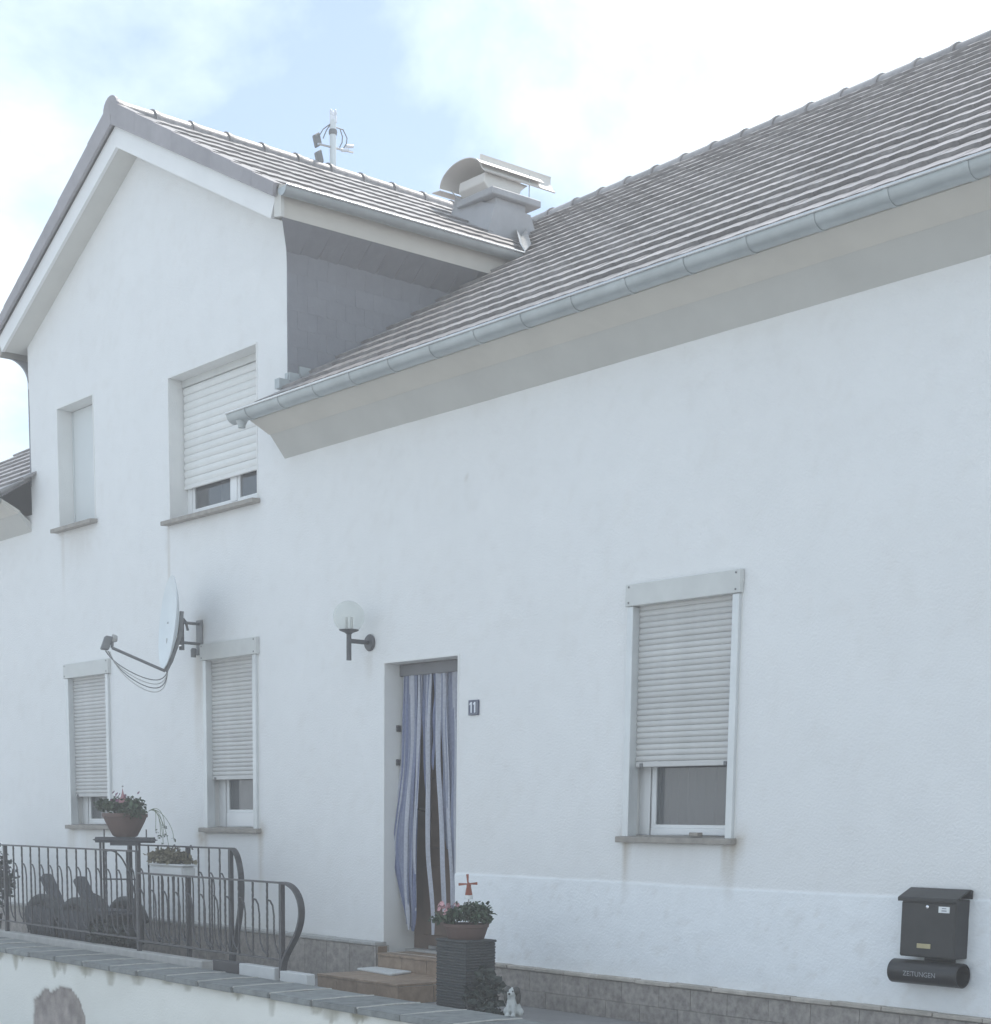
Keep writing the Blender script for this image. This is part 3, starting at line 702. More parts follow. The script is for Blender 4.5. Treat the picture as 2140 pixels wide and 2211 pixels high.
# ---- chimney
ch = MB().box(-2.70, -2.205, 2.80, 3.15, 5.85, 6.37).build('chimney', 'chim', house, bevel=0.01)
MB().prism([(-2.192, 2.68, 5.98), (-2.192, 3.34, 5.98), (-2.192, 3.19, 6.30), (-2.192, 2.775, 6.30)], (-.56, 0, .20)).build('chimney_apron', 'chim', ch)
MB().box(-2.66, -2.155, 2.715, 3.285, 6.37, 6.43).build('chimney_slab', 'chim', ch, bevel=0.008)
MB().prism([(-2.24, 2.74, 6.4305), (-2.24, 3.09, 6.4305), (-2.24, 3.12, 6.50), (-2.24, 3.20, 6.56), (-2.24, 2.70, 6.56), (-2.24, 2.69, 6.48)], (-.36, 0, 0)).build('hood_neck', 'tin', ch, bevel=0.006)
def curved_sheet(cx, cz, ra, rb, a0, a1, y0, y1, t=0.007, n=16):
    A = [a0 + (a1 - a0) * i / n for i in range(n + 1)]
    pts = [(cx + ra * math.cos(a), y0, cz + rb * math.sin(a)) for a in A] + [(cx + (ra - t) * math.cos(a), y0, cz + (rb - t) * math.sin(a)) for a in A[::-1]]
    return MB().prism(pts, (0, y1 - y0, 0))
curved_sheet(-2.46, 6.535, 0.30, 0.160, R(25), R(180), 2.60, 3.34).build('arched_hood', 'tin', ch, smooth=40)
MB().prism([(-2.87, 2.60, 6.522), (-2.752, 2.60, 6.512), (-2.752, 2.60, 6.520), (-2.87, 2.60, 6.530)], (0, .60, 0)).build('hood_flange', 'tin', ch)
curved_sheet(-2.05, 6.665, 0.22, 0.16, R(166), R(228), 2.66, 3.48, t=0.012).build('wind_shield', 'tin', ch, smooth=40)
MB().tube([(-2.215, 3.19, 6.43), (-2.215, 3.19, 6.64)], 0.005, 6).build('stay', 'zinc', ch)
MB().tube([(-2.64, 2.735, 6.43), (-2.72, 2.70, 6.53)], 0.005, 6).build('stay', 'zinc', ch)

# ------------------------------------------------------------------ antenna mast on the cross gable ridge
AX, AY = GM, 1.945
an = thing('antenna_mast', (AX, AY, 6.70), 'pale steel mast with cable boxes and glass insulators on the gable ridge', 'mast')
MB().tube([(AX, AY, 6.60), (AX, AY, 7.15)], 0.030, 12).build('pole', 'dish', an, smooth=40)
for dx, dy in ((.014, .012), (-.014, .012), (0.0, -.016)):
    MB().lathe([(0.013, 0), (0.014, .05), (0.009, .06), (0.013, .07), (0.012, .10), (0.004, .11)], (AX + dx * 1.3, AY + dy * 1.3, 7.13), 10).build('insulator', 'enamel_w', an, smooth=40)
MB().lathe([(0.036, 0), (0.040, .02), (0.036, .04)], (AX, AY, 7.03), 12).build('clamp', 'grey_metal', an, smooth=40)
for a, b in ((6.86, .11), (7.00, .13)):
    MB().obox((AX - .06, AY - b, a - .03), (.022, 0, 0), (0, .030, .02), (0, -.015, .05)).build('cable_box', 'grey_metal', an, bevel=0.008)
MB().tube([(AX, AY - .16, 6.915), (AX, AY + .22, 6.935)], 0.010, 8).build('cross_arm', 'zinc_b', an, smooth=40)
for k in (.12, .17): MB().lathe([(0.014, -.03), (0.016, 0), (0.014, .05)], (AX, AY + k, 6.93 + (k - .12) * .9), 10, (0, 1, .2)).build('insulator', 'enamel_w', an, smooth=40)
for r_ in (.09, .14):
    MB().tube([(AX, AY + .02, 7.10), (AX + .02, AY + r_ * .7, 7.09), (AX + .02, AY + r_, 7.03), (AX + .02, AY + r_ * .95, 6.98), (AX, AY + r_ * .8, 6.94)], 0.005, 6).build('cable', 'grey_metal', an, smooth=50)
for r_ in (.08, .13): MB().tube([(AX, AY - .02, 7.12), (AX - .02, AY - r_ * .7, 7.06), (AX - .04, AY - r_, 6.99)], 0.005, 6).build('cable', 'grey_metal', an, smooth=50)

# ------------------------------------------------------------------ entrance steps, mat
st = thing('entrance_steps', (0.6, -0.35, ZT), 'two brown tiled steps leading up to the curtained front door', 'steps')
MB().box(0.08, 0.95, -0.10, 0.188, ZT, -0.022).build('upper_step', 'mortar', st)
MB().box(0.155, 1.10, -0.675, -0.1005, ZT, -0.137).build('lower_step', 'mortar', st)
x = 0.075
for i in range(3):
    w_ = .29; MB().box(x, x + w_ - .004, -0.118, 0.186, -0.020, -0.002).build('step_tile', 'stile', st, bevel=0.002)
    MB().box(x, x + w_ - .004, -0.110, -0.1015, -0.130, -0.022).build('riser_tile', 'stile', st, bevel=0.001); x += w_
x = 0.15
for i in range(4):
    w_ = .2375
    for yy in (0, 1): MB().box(x, x + w_ - .004, -0.690 + yy * .29, -0.690 + yy * .29 + .286, -0.135, -0.118).build('step_tile', 'stile', st, bevel=0.002)
    MB().box(x, x + w_ - .004, -0.685, -0.6765, ZT, -0.137).build('riser_tile', 'stile', st, bevel=0.001); x += w_
for yy in (0, 1): MB().box(1.1015, 1.109, -0.685 + yy * .29, -0.685 + yy * .29 + .284, ZT, -0.137).build('riser_tile', 'stile', st, bevel=0.001)
mt = MB().prism([(0.09, -0.305, -0.1175), (0.60, -0.375, -0.1175), (0.50, 0.0 - .125, -0.1175), (0.07, -0.125, -0.1175)], (0, 0, 0.016)).build('doormat', 'matw', bevel=0.004)
mark(mt, 'pale grey folded doormat lying on the lower brown step', 'doormat')

# ------------------------------------------------------------------ door curtain of hanging strips
cu = thing('door_curtain', (0.40, 0.15, 0.15), 'blue and white fabric strip curtain hanging in the front door', 'curtain')
MB().box(0.004, 0.832, 0.125, 0.165, 1.965, 2.046).build('curtain_box', 'trim', cu, bevel=0.004)
def strip(x0, xw, zb, m, y0, path=None, w0=None, w1=None, fold=2.0, seed=0, tip=1.0):
    rn = random.Random(seed); n = 34; k = 7; vs = []
    w0 = (w0 or xw) * 1.18; w1 = (w1 or xw) * 1.35
    for i in range(n + 1):
        t = i / n; z = 1.966 - (1.966 - zb) * t
        dx, dy = (path(t) if path else (0, 0))
        w = w0 + (w1 - w0) * t
        if t > .93: w *= 1 - (1 - tip) * (t - .93) / .07
        for j in range(k):
            a = j / (k - 1) - .5
            amp = 0.015 * (1 - .35 * t) * min(1, w / .05)
            vs.append((x0 + dx + a * w, y0 + dy + amp * math.sin(a * fold * 2 * math.pi + t * 3.0 + seed) + 0.004 * math.sin(t * 14 + seed), z))
    fs = [(i * k + j, i * k + j + 1, (i + 1) * k + j + 1, (i + 1) * k + j) for i in range(n) for j in range(k - 1)]
    return MB().add(vs, fs).build('curtain_strip', m, cu, smooth=60)
sm = lambda a, b, t: (lambda q: q * q * (3 - 2 * q))(min(1, max(0, (t - a) / (b - a))))
# left bunch, bulging out of the doorway and gathered to a point at the bottom
lp = lambda k_, e: (lambda t: (k_ * sm(.35, .72, t) + e * sm(.72, 1, t), -.045 * sm(.2, .7, t) + .03 * sm(.75, 1, t)))
strip(.045, .045, .34, 'cloth_w', .150, lp(-.055, .06), .040, .055, 1.5, 1, .4)
strip(.075, .05, .20, 'cloth_b', .140, lp(-.050, .09), .05, .050, 1.5, 2, .3)
strip(.110, .05, .17, 'cloth_g', .138, lp(-.030, .065), .05, .060, 1.6, 3, .3)
strip(.150, .05, .16, 'cloth_w', .132, lp(-.010, .01), .045, .055, 1.4, 4, .3)
strip(.185, .05, .19, 'cloth_g', .140, lp(-.005, -.02), .05, .050, 1.6, 5, .3)
strip(.215, .05, .15, 'cloth_b', .145, lp(-.000, -.045), .05, .060, 1.5, 6, .25)
strip(.245, .045, .30, 'cloth_w', .136, lp(.00, -.035), .040, .022, 1.0, 7, .6)
strip(.285, .06, .95, 'cloth_b', .150, lambda t: (.035 * t, 0), .075, .02, 1.5, 8, .3)
strip(.345, .055, .14, 'cloth_w', .138, lambda t: (-.02 * sm(0, .3, t) + .02 * sm(.3, .7, t) + .085 * sm(.65, 1, t), -.02 * t), .050, .030, 1.0, 9, .7)
strip(.315, .05, .62, 'cloth_g', .152, lambda t: (.02 * t, 0), .06, .02, 1.5, 10, .3)
strip(.405, .055, 1.30, 'cloth_b', .152, lambda t: (-.03 * t, 0), .06, .02, 1.5, 11, .2)
strip(.440, .055, .30, 'cloth_w', .140, lambda t: (.015 * t + .10 * sm(.1, 1, t), -.015 * t), .045, .040, 1.0, 12, .8)
strip(.490, .05, .75, 'cloth_g', .150, lambda t: (.06 * t, 0), .06, .035, 1.4, 13, .4)
strip(.530, .05, .36, 'cloth_w', .140, lambda t: (.06 * t + .03 * sm(.4, 1, t), -.01 * t), .045, .030, 1.0, 14, .7)
strip(.580, .06, .30, 'cloth_g', .150, lambda t: (.035 * t, 0), .06, .050, 1.6, 15, .5)
strip(.630, .055, .32, 'cloth_w', .142, lambda t: (.03 * t, 0), .05, .045, 1.2, 16, .6)
strip(.680, .06, .30, 'cloth_b', .150, lambda t: (.01 * t, 0), .06, .050, 1.5, 17, .5)
strip(.730, .06, .28, 'cloth_w', .145, None, .055, .050, 1.5, 18, .5)
strip(.785, .06, .30, 'cloth_g', .150, None, .06, .050, 1.5, 19, .5)

# ------------------------------------------------------------------ wall lamp
lx, lz = -0.175, 2.206
wl = thing('wall_lamp', (lx, 0, lz), 'wall lamp with clear glass globe on dark grey bracket beside the door', 'lamp')
MB().lathe([(0.058, 0.002), (0.060, .012), (0.052, .022), (0.02, .028)], (lx, 0, lz), 24, (0, -1, 0)).build('wall_plate', 'lamp', wl, smooth=40)
MB().tube([(lx, -0.02, lz), (lx, -0.19, lz)], 0.016, 12).build('arm', 'lamp', wl, smooth=40)
MB().lathe([(0.018, -.135), (0.018, .045), (0.028, .055), (0.068, .070), (0.072, .076), (0.0, .078)], (lx, -0.19, lz), 20).build('post', 'lamp', wl, smooth=40)
gc = lz + 0.165
MB().lathe([(0.112 * math.sin(R(a)), -0.112 * math.cos(R(a))) for a in range(38, 181, 6)], (lx, -0.19, gc), 32).build('globe', 'globe', wl, smooth=60)
for k in (-.018, .018): MB().lathe([(0.011, 0), (0.011, .085), (0.0, .09)], (lx + k, -0.19 + k * .5, lz + .078), 10).build('bulb_tube', 'cable', wl, smooth=40)

# ------------------------------------------------------------------ house number plate 11
hn = thing('house_number', (1.02, 0, 1.64), 'small dark blue enamel plate with house number 11 on the white wall', 'sign')
MB().box(.966, 1.072, -0.014, -0.001, 1.648, 1.748).build('plate', 'enamel', hn, bevel=0.003)
MB().box(.972, 1.066, -0.0155, -0.0142, 1.654, 1.658).build('border', 'ink', hn)
MB().box(1.058, 1.066, -0.0155, -0.0142, 1.660, 1.742).build('border', 'ink', hn)
for dx in (.984, 1.022):
    MB().prism([(dx + .010, -0.0146, 1.664), (dx + .024, -0.0146, 1.664), (dx + .024, -0.0146, 1.735), (dx + .012, -0.0146, 1.735), (dx - .002, -0.0146, 1.722), (dx + .002, -0.0146, 1.715), (dx + .010, -0.0146, 1.720)], (0, -0.002, 0)).build('digit_one', 'enamel_w', hn)

# ------------------------------------------------------------------ mailbox and newspaper tube
mb = thing('mailbox', (4.80, 0, 0.29), 'black metal mailbox with sloping lid and name card on the white wall', 'mailbox')
MB().box(4.638, 4.965, -0.115, -0.003, 0.292, 0.588).build('body', 'black', mb, bevel=0.004)
MB().prism([(4.622, 0.0 - .003, 0.635), (4.622, -0.03, 0.640), (4.622, -0.135, 0.592), (4.622, -0.135, 0.572), (4.622, -0.128, 0.572), (4.622, -0.128, 0.588), (4.622, -0.03, 0.630), (4.622, -.003, 0.589)], (0.359, 0, 0)).build('lid', 'black', mb, bevel=0.003)
MB().box(4.641, 4.962, -0.121, -0.1155, 0.298, 0.566).build('door_panel', 'black', mb, bevel=0.002)
MB().lathe([(0.009, 0), (0.009, .005), (0.004, .007)], (4.800, -0.1215, 0.548), 12, (0, -1, 0)).build('lock', 'chrome', mb, smooth=40)
c = MB().box(4.866, 4.930, -0.1245, -0.1215, 0.522, 0.553).build('name_card', 'paper', mb)
MB().box(4.886, 4.912, -0.1252, -0.1247, 0.542, 0.545).build('print', 'enamel', c); MB().box(4.884, 4.914, -0.1252, -0.1247, 0.529, 0.535).build('print', 'ink', c)
MB().box(4.745, 4.828, -0.1245, -0.1215, 0.338, 0.362).build('brass_label', 'brass', mb, bevel=0.002)
nt_ = thing('newspaper_tube', (4.79, 0, 0.145), 'black newspaper tube lettered ZEITUNGEN mounted under the mailbox', 'newspaper holder')
tz, ty = 0.212, -0.082
k = 28; vs = []
for xx in (4.585, 5.0):
    for r_ in (.062, .056):
        for j in range(k): a = 2 * math.pi * j / k; vs.append((xx, ty + r_ * math.cos(a), tz + r_ * math.sin(a)))
fs = []
for j in range(k):
    q = (j + 1) % k
    fs += [(j, q, 2 * k + q, 2 * k + j), (k + j, 3 * k + j, 3 * k + q, k + q), (j, k + j, k + q, q), (2 * k + j, 2 * k + q, 3 * k + q, 3 * k + j)]
tbm = MB().add(vs, fs).build('tube', 'black', nt_, smooth=40)
MB().lathe([(0.0555, 0), (0.0555, .004)], (4.62, ty, tz), 28, (1, 0, 0)).build('tube_bottom', 'black', nt_)
MB().box(4.72, 4.90, -0.018, -0.003, 0.150, 0.288).build('bracket', 'black', nt_)
fc = bpy.data.curves.new('lettering', 'FONT'); fc.body = 'ZEITUNGEN'; fc.size = 0.036; fc.align_x = 'CENTER'; fc.align_y = 'CENTER'; fc.extrude = 0.0004
tmp = bpy.data.objects.new('tmp', fc); COL.objects.link(tmp)
dg = bpy.context.evaluated_depsgraph_get(); dg.update()
tme = bpy.data.meshes.new_from_object(tmp.evaluated_get(dg)); bpy.data.objects.remove(tmp)
for v in tme.vertices:                               # wrap the letters onto the tube
    a = math.pi * 1.0 + 0.10 - v.co.y / .0628; x_ = 4.782 + v.co.x
    r_ = 0.0624 + v.co.z
    v.co = (x_ - 4.79, ty + r_ * math.cos(a), tz + r_ * math.sin(a) - .145)
tme.materials.clear(); tme.materials.append(M['ink'])
lo = bpy.data.objects.new('lettering', tme); COL.objects.link(lo); lo.parent = nt_

# ------------------------------------------------------------------ satellite dish
dc = Vector((-2.42, -0.40, 2.50)); ax = Vector((-0.30, -0.945, 0.10)).normalized()
sdh = thing('satellite_dish', (-2.58, 0, 2.45), 'pale satellite dish with feed arm and dangling cables on the wall', 'satellite dish')
e1 = ax.cross(Vector((0, 0, 1))).normalized(); e2 = e1.cross(ax).normalized()
n, m_ = 40, 8; vs = []; rr = 0.355
for side in (0, 1):
    for i in range(m_ + 1):
        r_ = rr * i / m_; dep = 0.075 * ((r_ / rr) ** 2 - 1) - side * .006
        for j in range(n):
            a = 2 * math.pi * j / n; vs.append(dc + e1 * (r_ * .92 * math.cos(a)) + e2 * (r_ * 1.03 * math.sin(a)) + ax * dep)
fs = []
for side in (0, 1):
    o_ = side * (m_ + 1) * n
    for i in range(m_):
        for j in range(n):
            q = (o_ + i * n + j, o_ + i * n + (j + 1) % n, o_ + (i + 1) * n + (j + 1) % n, o_ + (i + 1) * n + j); fs.append(q if not side else q[::-1])
o_ = (m_ + 1) * n
for j in range(n): fs.append((m_ * n + j, m_ * n + (j + 1) % n, o_ + m_ * n + (j + 1) % n, o_ + m_ * n + j))
MB().add(vs, fs).build('reflector', 'dish', sdh, smooth=60)
bk = dc - ax * .085
bk = dc - ax * .108
MB().tube([bk + e2 * .10, bk - e2 * .10 - ax * 0.0, dc - e2 * .30 - ax * .055, dc - e2 * .385 - ax * .02], .02, flat=(e1, .028, .014)).build('spine', 'grey_metal', sdh)
low = dc - e2 * .385 - ax * .015
lnb = dc + ax * .42 - e2 * .235
MB().tube([low, lnb - e2 * .03], 0.012, 8).build('feed_arm', 'grey_metal', sdh, smooth=40)
MB().tube([lnb - e2 * .03, lnb + e2 * .03], 0.012, 8).build('feed_clamp', 'grey_metal', sdh, smooth=40)
MB().obox(lnb + ax * .045 - e2 * .0, ax * .032, e1 * .032, e2 * .055 + ax * -.014).build('converter', 'grey_metal', sdh, bevel=0.008)
MB().lathe([(0.03, -.005), (0.03, .02), (0.022, .035)], lnb + e2 * .045 + ax * .0, 16, -ax).build('feed_horn', 'kerb', sdh, smooth=40)
br = Vector((-2.60, -0.17, 2.44))
MB().tube([bk + e2 * .055, br + Vector((0, 0, .07))], .02, flat=((0, 0, 1), .022, .010)).build('bracket_plate', 'grey_metal', sdh)
MB().tube([bk - e2 * .035, br + Vector((0, 0, -.03))], .02, flat=((0, 0, 1), .022, .010)).build('bracket_plate', 'grey_metal', sdh)
MB().tube([br + Vector((0, 0, -.13)), br + Vector((0, 0, .12))], 0.022, 12).build('mast_tube', 'grey_metal', sdh, smooth=40)
for dz in (-.1, -.03, .03, .09): MB().tube([br + Vector((-.05, -.03, dz)), br + Vector((.05, -.03, dz))], 0.006, 6).build('clamp_bolt', 'chrome', sdh)
for dz in (-.07, .09): MB().tube([br + Vector((0, 0, dz)), (-2.59, -0.004, 2.44 + dz)], 0.012, 8).build('wall_arm', 'grey_metal', sdh, smooth=40)
MB().box(-2.64, -2.54, -0.012, -0.002, 2.28, 2.56).build('wall_plate', 'grey_metal', sdh, bevel=0.003)
MB().lathe([(0.022, 0), (0.026, .06), (0.016, .075)], (-2.62, -0.05, 2.26), 12, (0.1, 0, 1)).build('cable_gland', 'grey_metal', sdh, smooth=40)
# cables: a loop round the mast and a sagging bundle to the converter
MB().tube([br + Vector((.0, .06, .03)), br + Vector((0, .04, .10)), br + Vector((0, -.02, .155)), br + Vector((0, -.09, .13)), br + Vector((0, -.12, .07))], 0.011, 8).build('cable', 'grey_metal', sdh, smooth=60)
def bez(pts, n=26):
    pts = [Vector(p) for p in pts]; o = []
    for i in range(n + 1):
        t = i / n; q = pts
        while len(q) > 1: q = [a.lerp(b, t) for a, b in zip(q[:-1], q[1:])]
        o.append(q[0])
    return o
cs = br + Vector((.02, -.12, -.05)); ce = lnb + ax * .05 - e2 * .06
for k in range(4):
    f_ = Vector((0, 0, -.02 * k))
    MB().tube(bez([cs + Vector((0, -.01 * k, 0)), cs + Vector((0, -.02, -.30)) + f_, low + Vector((.05, .06, -.22)) + f_ * 2.2, low.lerp(ce, .5) + Vector((0, 0, -.10)) + f_ * 2, ce + Vector((.06, .06, -.14)) + f_ * .8, ce + ax * (-.012 * k)]), 0.0042, 6).build('cable', 'cable' if k % 2 else 'grey_metal', sdh, smooth=60)

# ------------------------------------------------------------------ garden wall with coping
gwl = thing('garden_wall', gw(0, -.3, ZS), 'low white rendered garden wall with grey slate coping and peeled plaster', 'wall')
ZC = -0.10
def gstain(x, z):
    u = x; s = 0 * x
    for k in range(26):
        rn = random.Random(k); uc = rn.uniform(-4.2, 4.0); ln = rn.choice((.03, .05, .07, .11)); w = rn.uniform(.05, .16)
        n = fbm(u * 20, z * 8, k)
        s = s + (0.25 + 0.65 * n) * np.clip(1 - ((u - uc) / (w * np.clip((z - (ZC - .05 - ln)) / ln, .02, 1) ** .35)) ** 2, 0, 1) * (z > ZC - .05 - ln * (0.7 + .6 * n))
    s = s + .35 * sstep(ZC - .12, ZC - .06, z) * fbm(u * 6, z * 20, 90) + .10 * sstep(.5, .8, fbm(u * 2, z * 2, 91))
    return s
def gpatch(x, z):
    u = x                                         # distance along the wall from gw(0)
    q = [(-.98, -1.0), (-.90, -.46), (-.70, -.385), (-.55, -.395), (-.40, -.335), (-.20, -.335), (-.08, -.40), (0.02, -.52), (.12, -1.0)]
    top = np.interp(u, [a for a, b in q], [b for a, b in q], left=-9, right=-9) + .05 * (fbm(u * 6, z * 0 + 3, 95) - .5)
    return (z < top) * 1.0
def gy_(x, z): return np.where(gpatch(x, z) > .5, .012, 0) + .006 * (fbm(x * 1.5, z * 1.5, 97) - .5) + .003 * (fbm(x * 8, z * 8, 98) - .5)
ob = grid_wall('wall_face', 'gwall', gwl, lambda x, z: x > -99, [], [], -4.6, 5.4, ZS, ZC - .04, 0.02, [], gy_, {'stain': gstain, 'patch': gpatch})
W4 = basis(gw(0, -.47, 0), GD, GN, (0, 0, 1))
for v in ob.data.vertices:
    p = Vector(v.co) + Vector(ROOT[gwl.name]); v.co = (W4 @ p) - Vector(ROOT[gwl.name])
core = MB(); core.prism([gw(-4.6, -.45, ZS), gw(5.4, -.45, ZS), gw(5.4, .06, ZS), gw(-4.6, .06, ZS)], (0, 0, ZC - .045 - ZS)); core.build('wall_core', 'mortar', gwl)
MB().prism([gw(-4.6, -.468, ZC - .043), gw(5.4, -.468, ZC - .043), gw(5.4, -.03, ZC - .043), gw(-4.6, -.03, ZC - .043)], (0, 0, .030)).build('mortar_bed', 'mortar', gwl)
u = -4.5
rn = random.Random(4)
while u < 5.2:
    w_ = rn.uniform(.42, .49); dz = rn.uniform(-.003, .003); fr = -.50 - rn.uniform(0, .012); sl = rn.uniform(-.02, .02)
    MB().prism([gw(u, fr, ZC - .040 + dz), gw(u + w_ - .016, fr + sl * .3, ZC - .040 + dz), gw(u + w_ - .016 + sl, -.045, ZC - .038 + dz), gw(u + sl, -.045, ZC - .038 + dz)], (0, 0, .038)).build('coping_slab', 'coping', gwl, bevel=0.006, seg=2)
    MB().tube([gw(u + w_ - .008, fr + .01, ZC - .006), gw(u + w_ - .008 + sl * .5, -.25, ZC + .001), gw(u + w_ - .008 + sl, -.05, ZC - .002)], .007, 6).build('mortar_joint', 'mortar', gwl, smooth=60)
    u += w_
# kerb strip that carries the railing, dark and white blocks at its end
MB().prism([gw(-4.6, -.043, ZC - .05), gw(1.05, -.043, ZC - .05), gw(1.05, .055, ZC - .05), gw(-4.6, .055, ZC - .05)], (0, 0, .10)).build('kerb', 'kerb', gwl, bevel=0.006)
for a, b, m_ in ((1.20, 1.555, 'kblack'), (1.565, 2.03, 'kwhite'), (2.10, 2.43, 'kwhite')):
    MB().prism([gw(a, -.038, ZC - .012), gw(b, -.038, ZC - .012), gw(b, .03, ZC - .012), gw(a, .03, ZC - .012)], (0, 0, .085 if a < 2.05 else .075)).build('edge_block', m_, gwl, bevel=0.005)

# ------------------------------------------------------------------ railings
def railing(name, P, u0, u1, zf, zt, nbar, label, posts, curl, zbot=.09, group=None):
    root = thing(name, P(u0, zf), label, 'railing', group)
    MB().tube([P(u0, zt), P(u1, zt)], .01, flat=((0, 0, 1), .006, .017)).build('top_rail', 'iron', root)
    MB().tube([P(u0, zf + zbot), P(u1, zf + zbot)], .01, flat=((0, 0, 1), .006, .012)).build('bottom_rail', 'iron', root)
    sp = (u1 - u0) / nbar
    for i in range(nbar + 1):
        u = u0 + sp * i
        if i in posts:
            MB().tube([P(u, zf - .03), P(u, zt)], .01, flat=((1, 0, 0), .015, .015)).build('post', 'iron', root)
        else:
            n = 26; pts = [P(u + .0016 * math.sin(k * 2.1), zf + zbot + (zt - zf - zbot) * k / n) for k in range(n + 1)]
            MB().tube(pts, [.0075 + .0014 * (k % 2) for k in range(n + 1)], 6).build('baluster', 'iron', root, smooth=60)
        if i < nbar:
            h = zt - zf; hs = sp * .46
            za, zb_ = zf + h * .80, zf + zbot + .02
            pts = [P(u + .004, za), P(u + hs * .45, za - .004), P(u + hs * .82, za - .035), P(u + hs, za - .10)]
            m2 = 12; pts += [P(u + hs + .0014 * math.sin(k * 2.3), za - .10 - (za - .10 - zb_ - .14) * k / m2) for k in range(1, m2 + 1)]
            pts += [P(u + hs * 1.18, zb_ + .075), P(u + hs * 1.55, zb_ + .03), P(u + sp - .004, zb_ + .005)]
            MB().tube(pts, .0065, 6).build('scroll_bar', 'iron', root, smooth=60)
    if curl:
        h = zt - zf; w = curl
        cp = bez([P(u1, zt), P(u1 + w * .55, zt + .01), P(u1 + w * 1.15, zt - h * .10), P(u1 + w * 1.30, zt - h * .42), P(u1 + w * .75, zt - h * .62), P(u1 + w * .25, zf + h * .30), P(u1 + .012, zf + h * .20), P(u1 + .012, zf + h * .08), P(u1 + .012, zf - .02)], 30)
        MB().tube(cp, .02, flat=((0, 1, 0), .022, .008)).build('end_curl', 'iron', root, smooth=60)
    return root
PA = lambda u, z: gw(u, 0.0, z)
railing('railing', PA, -4.35, 0.0, -0.05, 0.695, 24, 'black wrought iron railing with scroll bars, high section on the wall kerb', (0, 10, 24), 0, group='wrought iron railings')
PB = lambda u, z: gw(u, -.012, z)
railing('railing', PB, 0.03, 2.09, -0.06, 0.535, 11, 'black wrought iron railing section stepping lower, ending in a curl by the steps', (11,), .27, group='wrought iron railings')
PC = lambda u, z: (-2.75 + u, -0.60 - .005 * u, z)
railing('railing', PC, 0.0, 1.62, ZT + .02, 0.722, 10, 'black wrought iron railing with curled end between kerb and house wall', (0, 6, 10), .17, zbot=.16, group='wrought iron railings')

# ------------------------------------------------------------------ plants
def foliage(c, rad, n, size, seed, squash=0.0, droop=0.2, flat_bottom=True):
    rn = random.Random(seed); o = MB(); c = Vector(c)
    lobes = [(Vector((rn.gauss(0, .45), rn.gauss(0, .45), rn.gauss(.1, .35))), rn.uniform(.4, .75)) for _ in range(7)]
    for i in range(n):
        lb, lr = rn.choice(lobes)
        d = Vector((rn.gauss(0, 1), rn.gauss(0, 1), rn.gauss(0, 1))).normalized() * lr * rn.random() ** .4
        p = lb + d
        if flat_bottom and p.z < -.5: p.z = -.5 + rn.random() * .2
        p = c + Vector((p.x * rad[0], p.y * rad[1], p.z * rad[2]))
        a = Vector((rn.gauss(0, 1), rn.gauss(0, 1), rn.gauss(0, .6) - droop)).normalized(); b = a.orthogonal().normalized(); b = (b * math.cos(rn.random() * 6.3) + a.cross(b) * math.sin(rn.random() * 6.3))
        l = size * rn.uniform(.6, 1.3); w = l * .36; nrm = a.cross(b)
        o.add([p, p + a * l * .5 + b * w + nrm * w * .3, p + a * l, p + a * l * .5 - b * w + nrm * w * .3], [(0, 1, 2), (0, 2, 3)])
    return o
def blossoms(c, rad, n, r, seed):
    rn = random.Random(seed); o = MB(); c = Vector(c)
    for i in range(n):
        p = c + Vector((rn.uniform(-1, 1) * rad[0], rn.uniform(-1, 1) * rad[1], rn.uniform(-.3, 1) * rad[2]))
        nn_ = Vector((rn.gauss(0, .6), -1, rn.uniform(0, 1))).normalized(); a = nn_.orthogonal().normalized(); b = nn_.cross(a)
        for k in range(5):
            an_ = 2 * math.pi * k / 5; d = a * math.cos(an_) + b * math.sin(an_); e = nn_.cross(d)
            o.add([p, p + d * r * .7 + e * r * .45 + nn_ * r * .2, p + d * r + nn_ * r * .3, p + d * r * .7 - e * r * .45 + nn_ * r * .2], [(0, 1, 2, 3)])
    return o

# tall rattan planter column with a terracotta bowl
px0, px1, py0, py1 = 1.645, 1.945, -0.80, -0.56
rp = thing('rattan_planter', ((px0 + px1) / 2, (py0 + py1) / 2, ZT), 'tall square dark rattan planter box at the foot of the steps', 'planter')
MB().box(px0 + .006, px1 - .006, py0 + .006, py1 - .006, ZT, 0.212).build('body', 'rattan', rp)
kk = 26
for i in range(kk):
    z = ZT + .004 + (0.212 - ZT - .01) * i / kk; a = .0015 if i % 2 else 0
    MB().box(px0 + a, px1 - a, py0 + a, py1 - a, z, z + (0.212 - ZT) / kk * .82).build('woven_band', 'rattan', rp, bevel=0.004)
MB().box(px0 - .004, px1 + .004, py0 - .004, py1 + .004, 0.208, 0.224).build('rim', 'rattan', rp, bevel=0.005)
bc = Vector((1.795, -0.68, 0.224))
bw = thing('flower_bowl', bc, 'shallow terracotta bowl of pink flowers standing on the rattan planter', 'flower pot')
MB().lathe([(0.110, 0.0), (0.114, .004), (0.136, .072), (0.142, .075), (0.144, .095), (0.134, .095), (0.13, .08), (0, .078)], bc, 28).build('pot', 'terracotta', bw, smooth=40)
MB().lathe([(0.128, .082), (0.0, .088)], bc, 20).build('soil', 'soil', bw)
foliage(bc + Vector((0, 0, .145)), (.155, .155, .075), 1000, .032, 3).build('foliage', 'leaf', bw)
blossoms(bc + Vector((-.10, -.06, .17)), (.06, .06, .05), 14, .017, 4).build('flowers', 'pink', bw)
